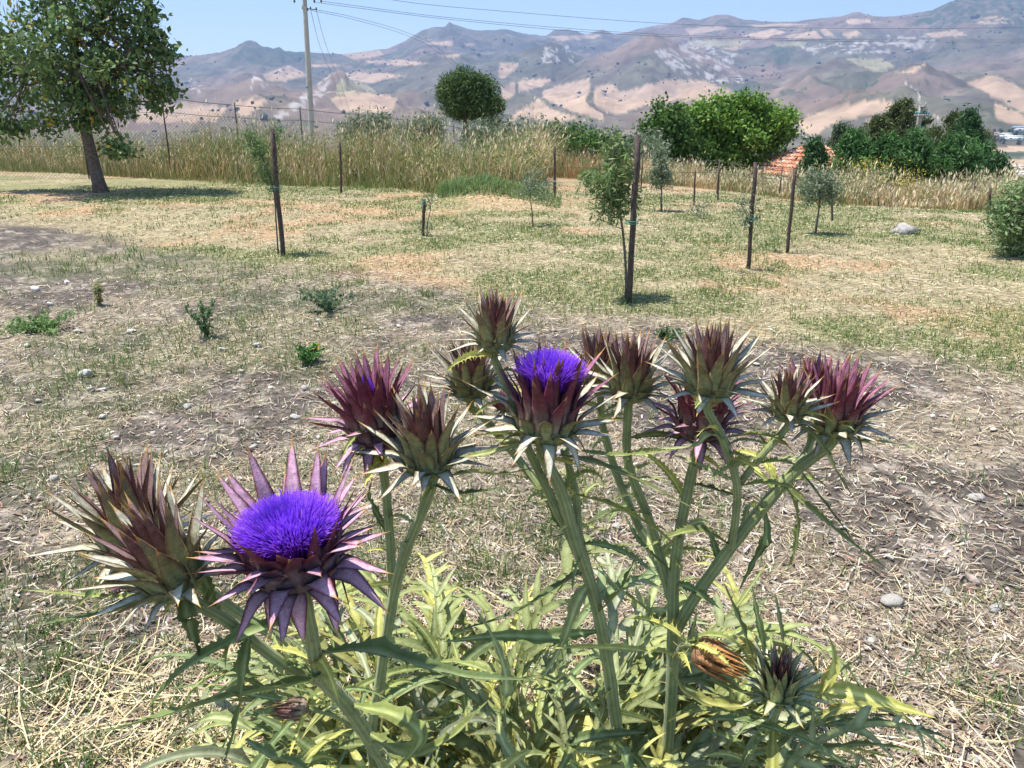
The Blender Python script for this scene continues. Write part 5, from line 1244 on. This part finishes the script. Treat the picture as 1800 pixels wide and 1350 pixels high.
# basal leaves: rise out of the clump and arch over
variants = []
tones = ['yell', 'mid', 'grey', 'sage', 'mid', 'yell', 'dark', 'sage', 'mid', 'mid', 'dark', 'yell', 'sage', 'mid']
for i in range(22):
    L = rng.uniform(.46, .72); e0 = R(rng.uniform(50, 82)); e1 = R(rng.uniform(-75, 0)); pts = [np.zeros(3)]; bx = rng.normal(0, .06)
    for k in range(7):
        e = e0 + (e1 - e0) * (k / 6) ** 1.3; pts.append(pts[-1] + np.array([bx * k * .12, math.cos(e), math.sin(e)]) * L / 7)
    variants.append(lobed_leaf(pts, rng.uniform(.085, .135), tones[i % 14], int(rng.integers(6, 10)), rng.uniform(.16, .26), rng.uniform(.15, .4), rng.normal(0, .2)).mesh('leaf', M['leaf'], True))
nb = 0; back = Acc()
while nb < 270:
    x = rng.uniform(-.52, .60); y = 1.36 + rng.normal(0, .17)
    if abs(x - .05) > .42 and rng.random() < .4: continue
    if y < 1.02 or y > 1.75: continue
    z = float(H(np.array([x]), np.array([y]))[0]) + (rng.uniform(-.02, .26) if rng.random() < .6 else 0)
    out = math.atan2(x - .05, (y - 1.36) * 1.2) + rng.normal(0, .7)          # heading, 0 = +Y
    sc = rng.uniform(.70, 1.08) * (1 - .12 * abs(x))
    Mx = Matrix.Translation(Vector((x, y, z)) - PB) @ Matrix.Rotation(-out, 4, 'Z') @ Matrix.Rotation(rng.normal(0, .15), 4, 'X') @ Matrix.Rotation(rng.normal(0, .15), 4, 'Y') @ Matrix.Scale(sc, 4)
    me = variants[int(rng.integers(0, 22))]; nb += 1
    if y > 1.50:                             # hidden at the back of the clump: one mesh
        nv = len(me.vertices); V = np.empty(nv * 3, np.float32); me.vertices.foreach_get('co', V); C = np.empty(nv * 4, np.float32); me.color_attributes['Col'].data.foreach_get('color', C)
        F = np.empty(len(me.polygons) * 4, np.int32); me.polygons.foreach_get('vertices', F)
        back.add(V.reshape(-1, 3) @ np.array(Mx.to_3x3()).T + np.array(Mx.translation), F.reshape(-1, 4), C.reshape(-1, 4)[:, :3] * rng.uniform(.75, 1.2))
    else: obj('leaf', me, plant, mat4=Mx)
obj('back_leaves', back.mesh('back_leaves', M['leaf'], True), plant)['kind'] = 'stuff'
# narrow green leaves threading through the clump
for i in range(120):
    x = rng.uniform(-.50, .62); y = 1.30 + rng.normal(0, .14); z = rng.uniform(.22, .52); hd = math.atan2(x - .05, (y - 1.36)) + rng.normal(0, .9)
    L = rng.uniform(.16, .34); e0 = R(rng.uniform(-5, 65)); e1 = R(rng.uniform(-70, 20)); p = np.array([x, y, z]); pts = [p]; tw = rng.normal(0, .12)
    for k in range(5):
        e = e0 + (e1 - e0) * k / 4; h2 = hd + tw * k; p = p + np.array([math.sin(h2) * math.cos(e), math.cos(h2) * math.cos(e), math.sin(e)]) * L / 5; pts.append(p)
    if pts[-1][1] < .72: continue
    put_leaf(narrow_leaf(pts, rng.uniform(.008, .014), ['mid', 'dark', 'sage', 'yell', 'grey'][int(rng.choice(5, p=[.36, .2, .2, .14, .1]))], rng.uniform(.2, .7), int(rng.integers(5, 12)), roll=rng.normal(0, .5), n=20))

# ------------------------------------------------------------------ upright weeds on the soil
def weed_plant(label, u, v, hpx, wpx, nst, cols, fl=None):
    g = G(u, v); g[2] = float(HG(g[:1], g[1:2])[0]); k = px_per_m(v, g[1]); h = hpx / k; w = wpx / k
    root = empty('weed_plant', g); tag(root, label, 'weed', 'weeds standing on the bare soil')
    a = Acc(); pts = []
    for _ in range(nst):
        e = np.array([rng.normal(0, w * .35), rng.normal(0, w * .35), h * rng.uniform(.55, 1)]); m = e * .5 + np.array([0, 0, h * .08]); c = spline([np.array([0, 0, -.01]), m, e], 8); a.tube(c, np.linspace(.003, .0012, 8), (.16, .20, .08), 4)
        for q in c[1:]: pts += [q + rng.normal(size=3) * .012 for _ in range(5)]
    obj('stem', a.mesh('stem', M['stem']), root)
    V, F, C = leaf_quads(np.array(pts), .045, np.array([0, 0, .8]), cols, None, .35); obj('foliage', mesh_np('foliage', V, F, C, False, M['grass']), root)
    if fl:
        V, F, C = leaf_quads(np.array([[rng.normal(0, w * .3), rng.normal(0, w * .3), h * rng.uniform(.8, 1.1)] for _ in range(9)]), .022, np.array([0, 0, 1.]), [fl], None, .9); obj('flowers', mesh_np('flowers', V, F, C, False, M['grass']), root)['kind'] = 'stuff'
WG = [(.10, .18, .07), (.13, .21, .08), (.08, .14, .06)]
weed_plant('tall dark upright weed with several spiky stems on the soil', 366, 596, 66, 40, 7, WG)
weed_plant('compact green weed with tiny orange flowers', 540, 638, 30, 44, 12, [(.10, .22, .06), (.12, .25, .07)], (.75, .38, .04))
weed_plant('bushy blue green weed at the edge of the soil', 578, 548, 44, 60, 12, [(.12, .20, .10), (.10, .17, .09)])
weed_plant('low leafy weed patch with pale leaves by the pale stones', 80, 582, 26, 110, 22, [(.16, .26, .09), (.20, .30, .10)])
weed_plant('thin dry yellowish weed standing alone on the soil', 175, 536, 40, 16, 5, [(.36, .31, .14), (.25, .27, .10)])
weed_plant('leafy green weed near the tallest stake', 1168, 596, 20, 40, 9, WG)

# short spiny leaves along the upper stems
sl = Acc()
for k, c in ST.items():
    for _ in range(7 if k in (1, 3, 2) else 9):
        i = int(rng.integers(3, max(5, int(len(c) * .8)))); p = c[i].copy(); hd = rng.random() * math.tau; L = rng.uniform(.035, .15); e0 = R(rng.uniform(0, 60)); e1 = R(rng.uniform(-60, 20)); pts = [p]
        for q in range(4):
            e = e0 + (e1 - e0) * q / 3; p = p + np.array([math.sin(hd) * math.cos(e), math.cos(hd) * math.cos(e), math.sin(e)]) * L / 4; pts.append(p)
        if pts[-1][1] < .76: continue
        a = narrow_leaf(pts, rng.uniform(.0035, .008), ['mid', 'dark', 'yell', 'sage'][int(rng.integers(0, 4))], rng.uniform(.4, .9), int(L * 110), 1.4, roll=rng.normal(0, .6), n=16)
        off = sl.n
        sl.V += a.V; sl.C += a.C; sl.n += a.n; sl.F4 += [f + off for f in a.F4]; sl.F3 += [f + off for f in a.F3]
obj('spiny_stem_leaves', sl.mesh('spiny_stem_leaves', M['leaf'], True, PLANT_BASE), plant)['kind'] = 'stuff'
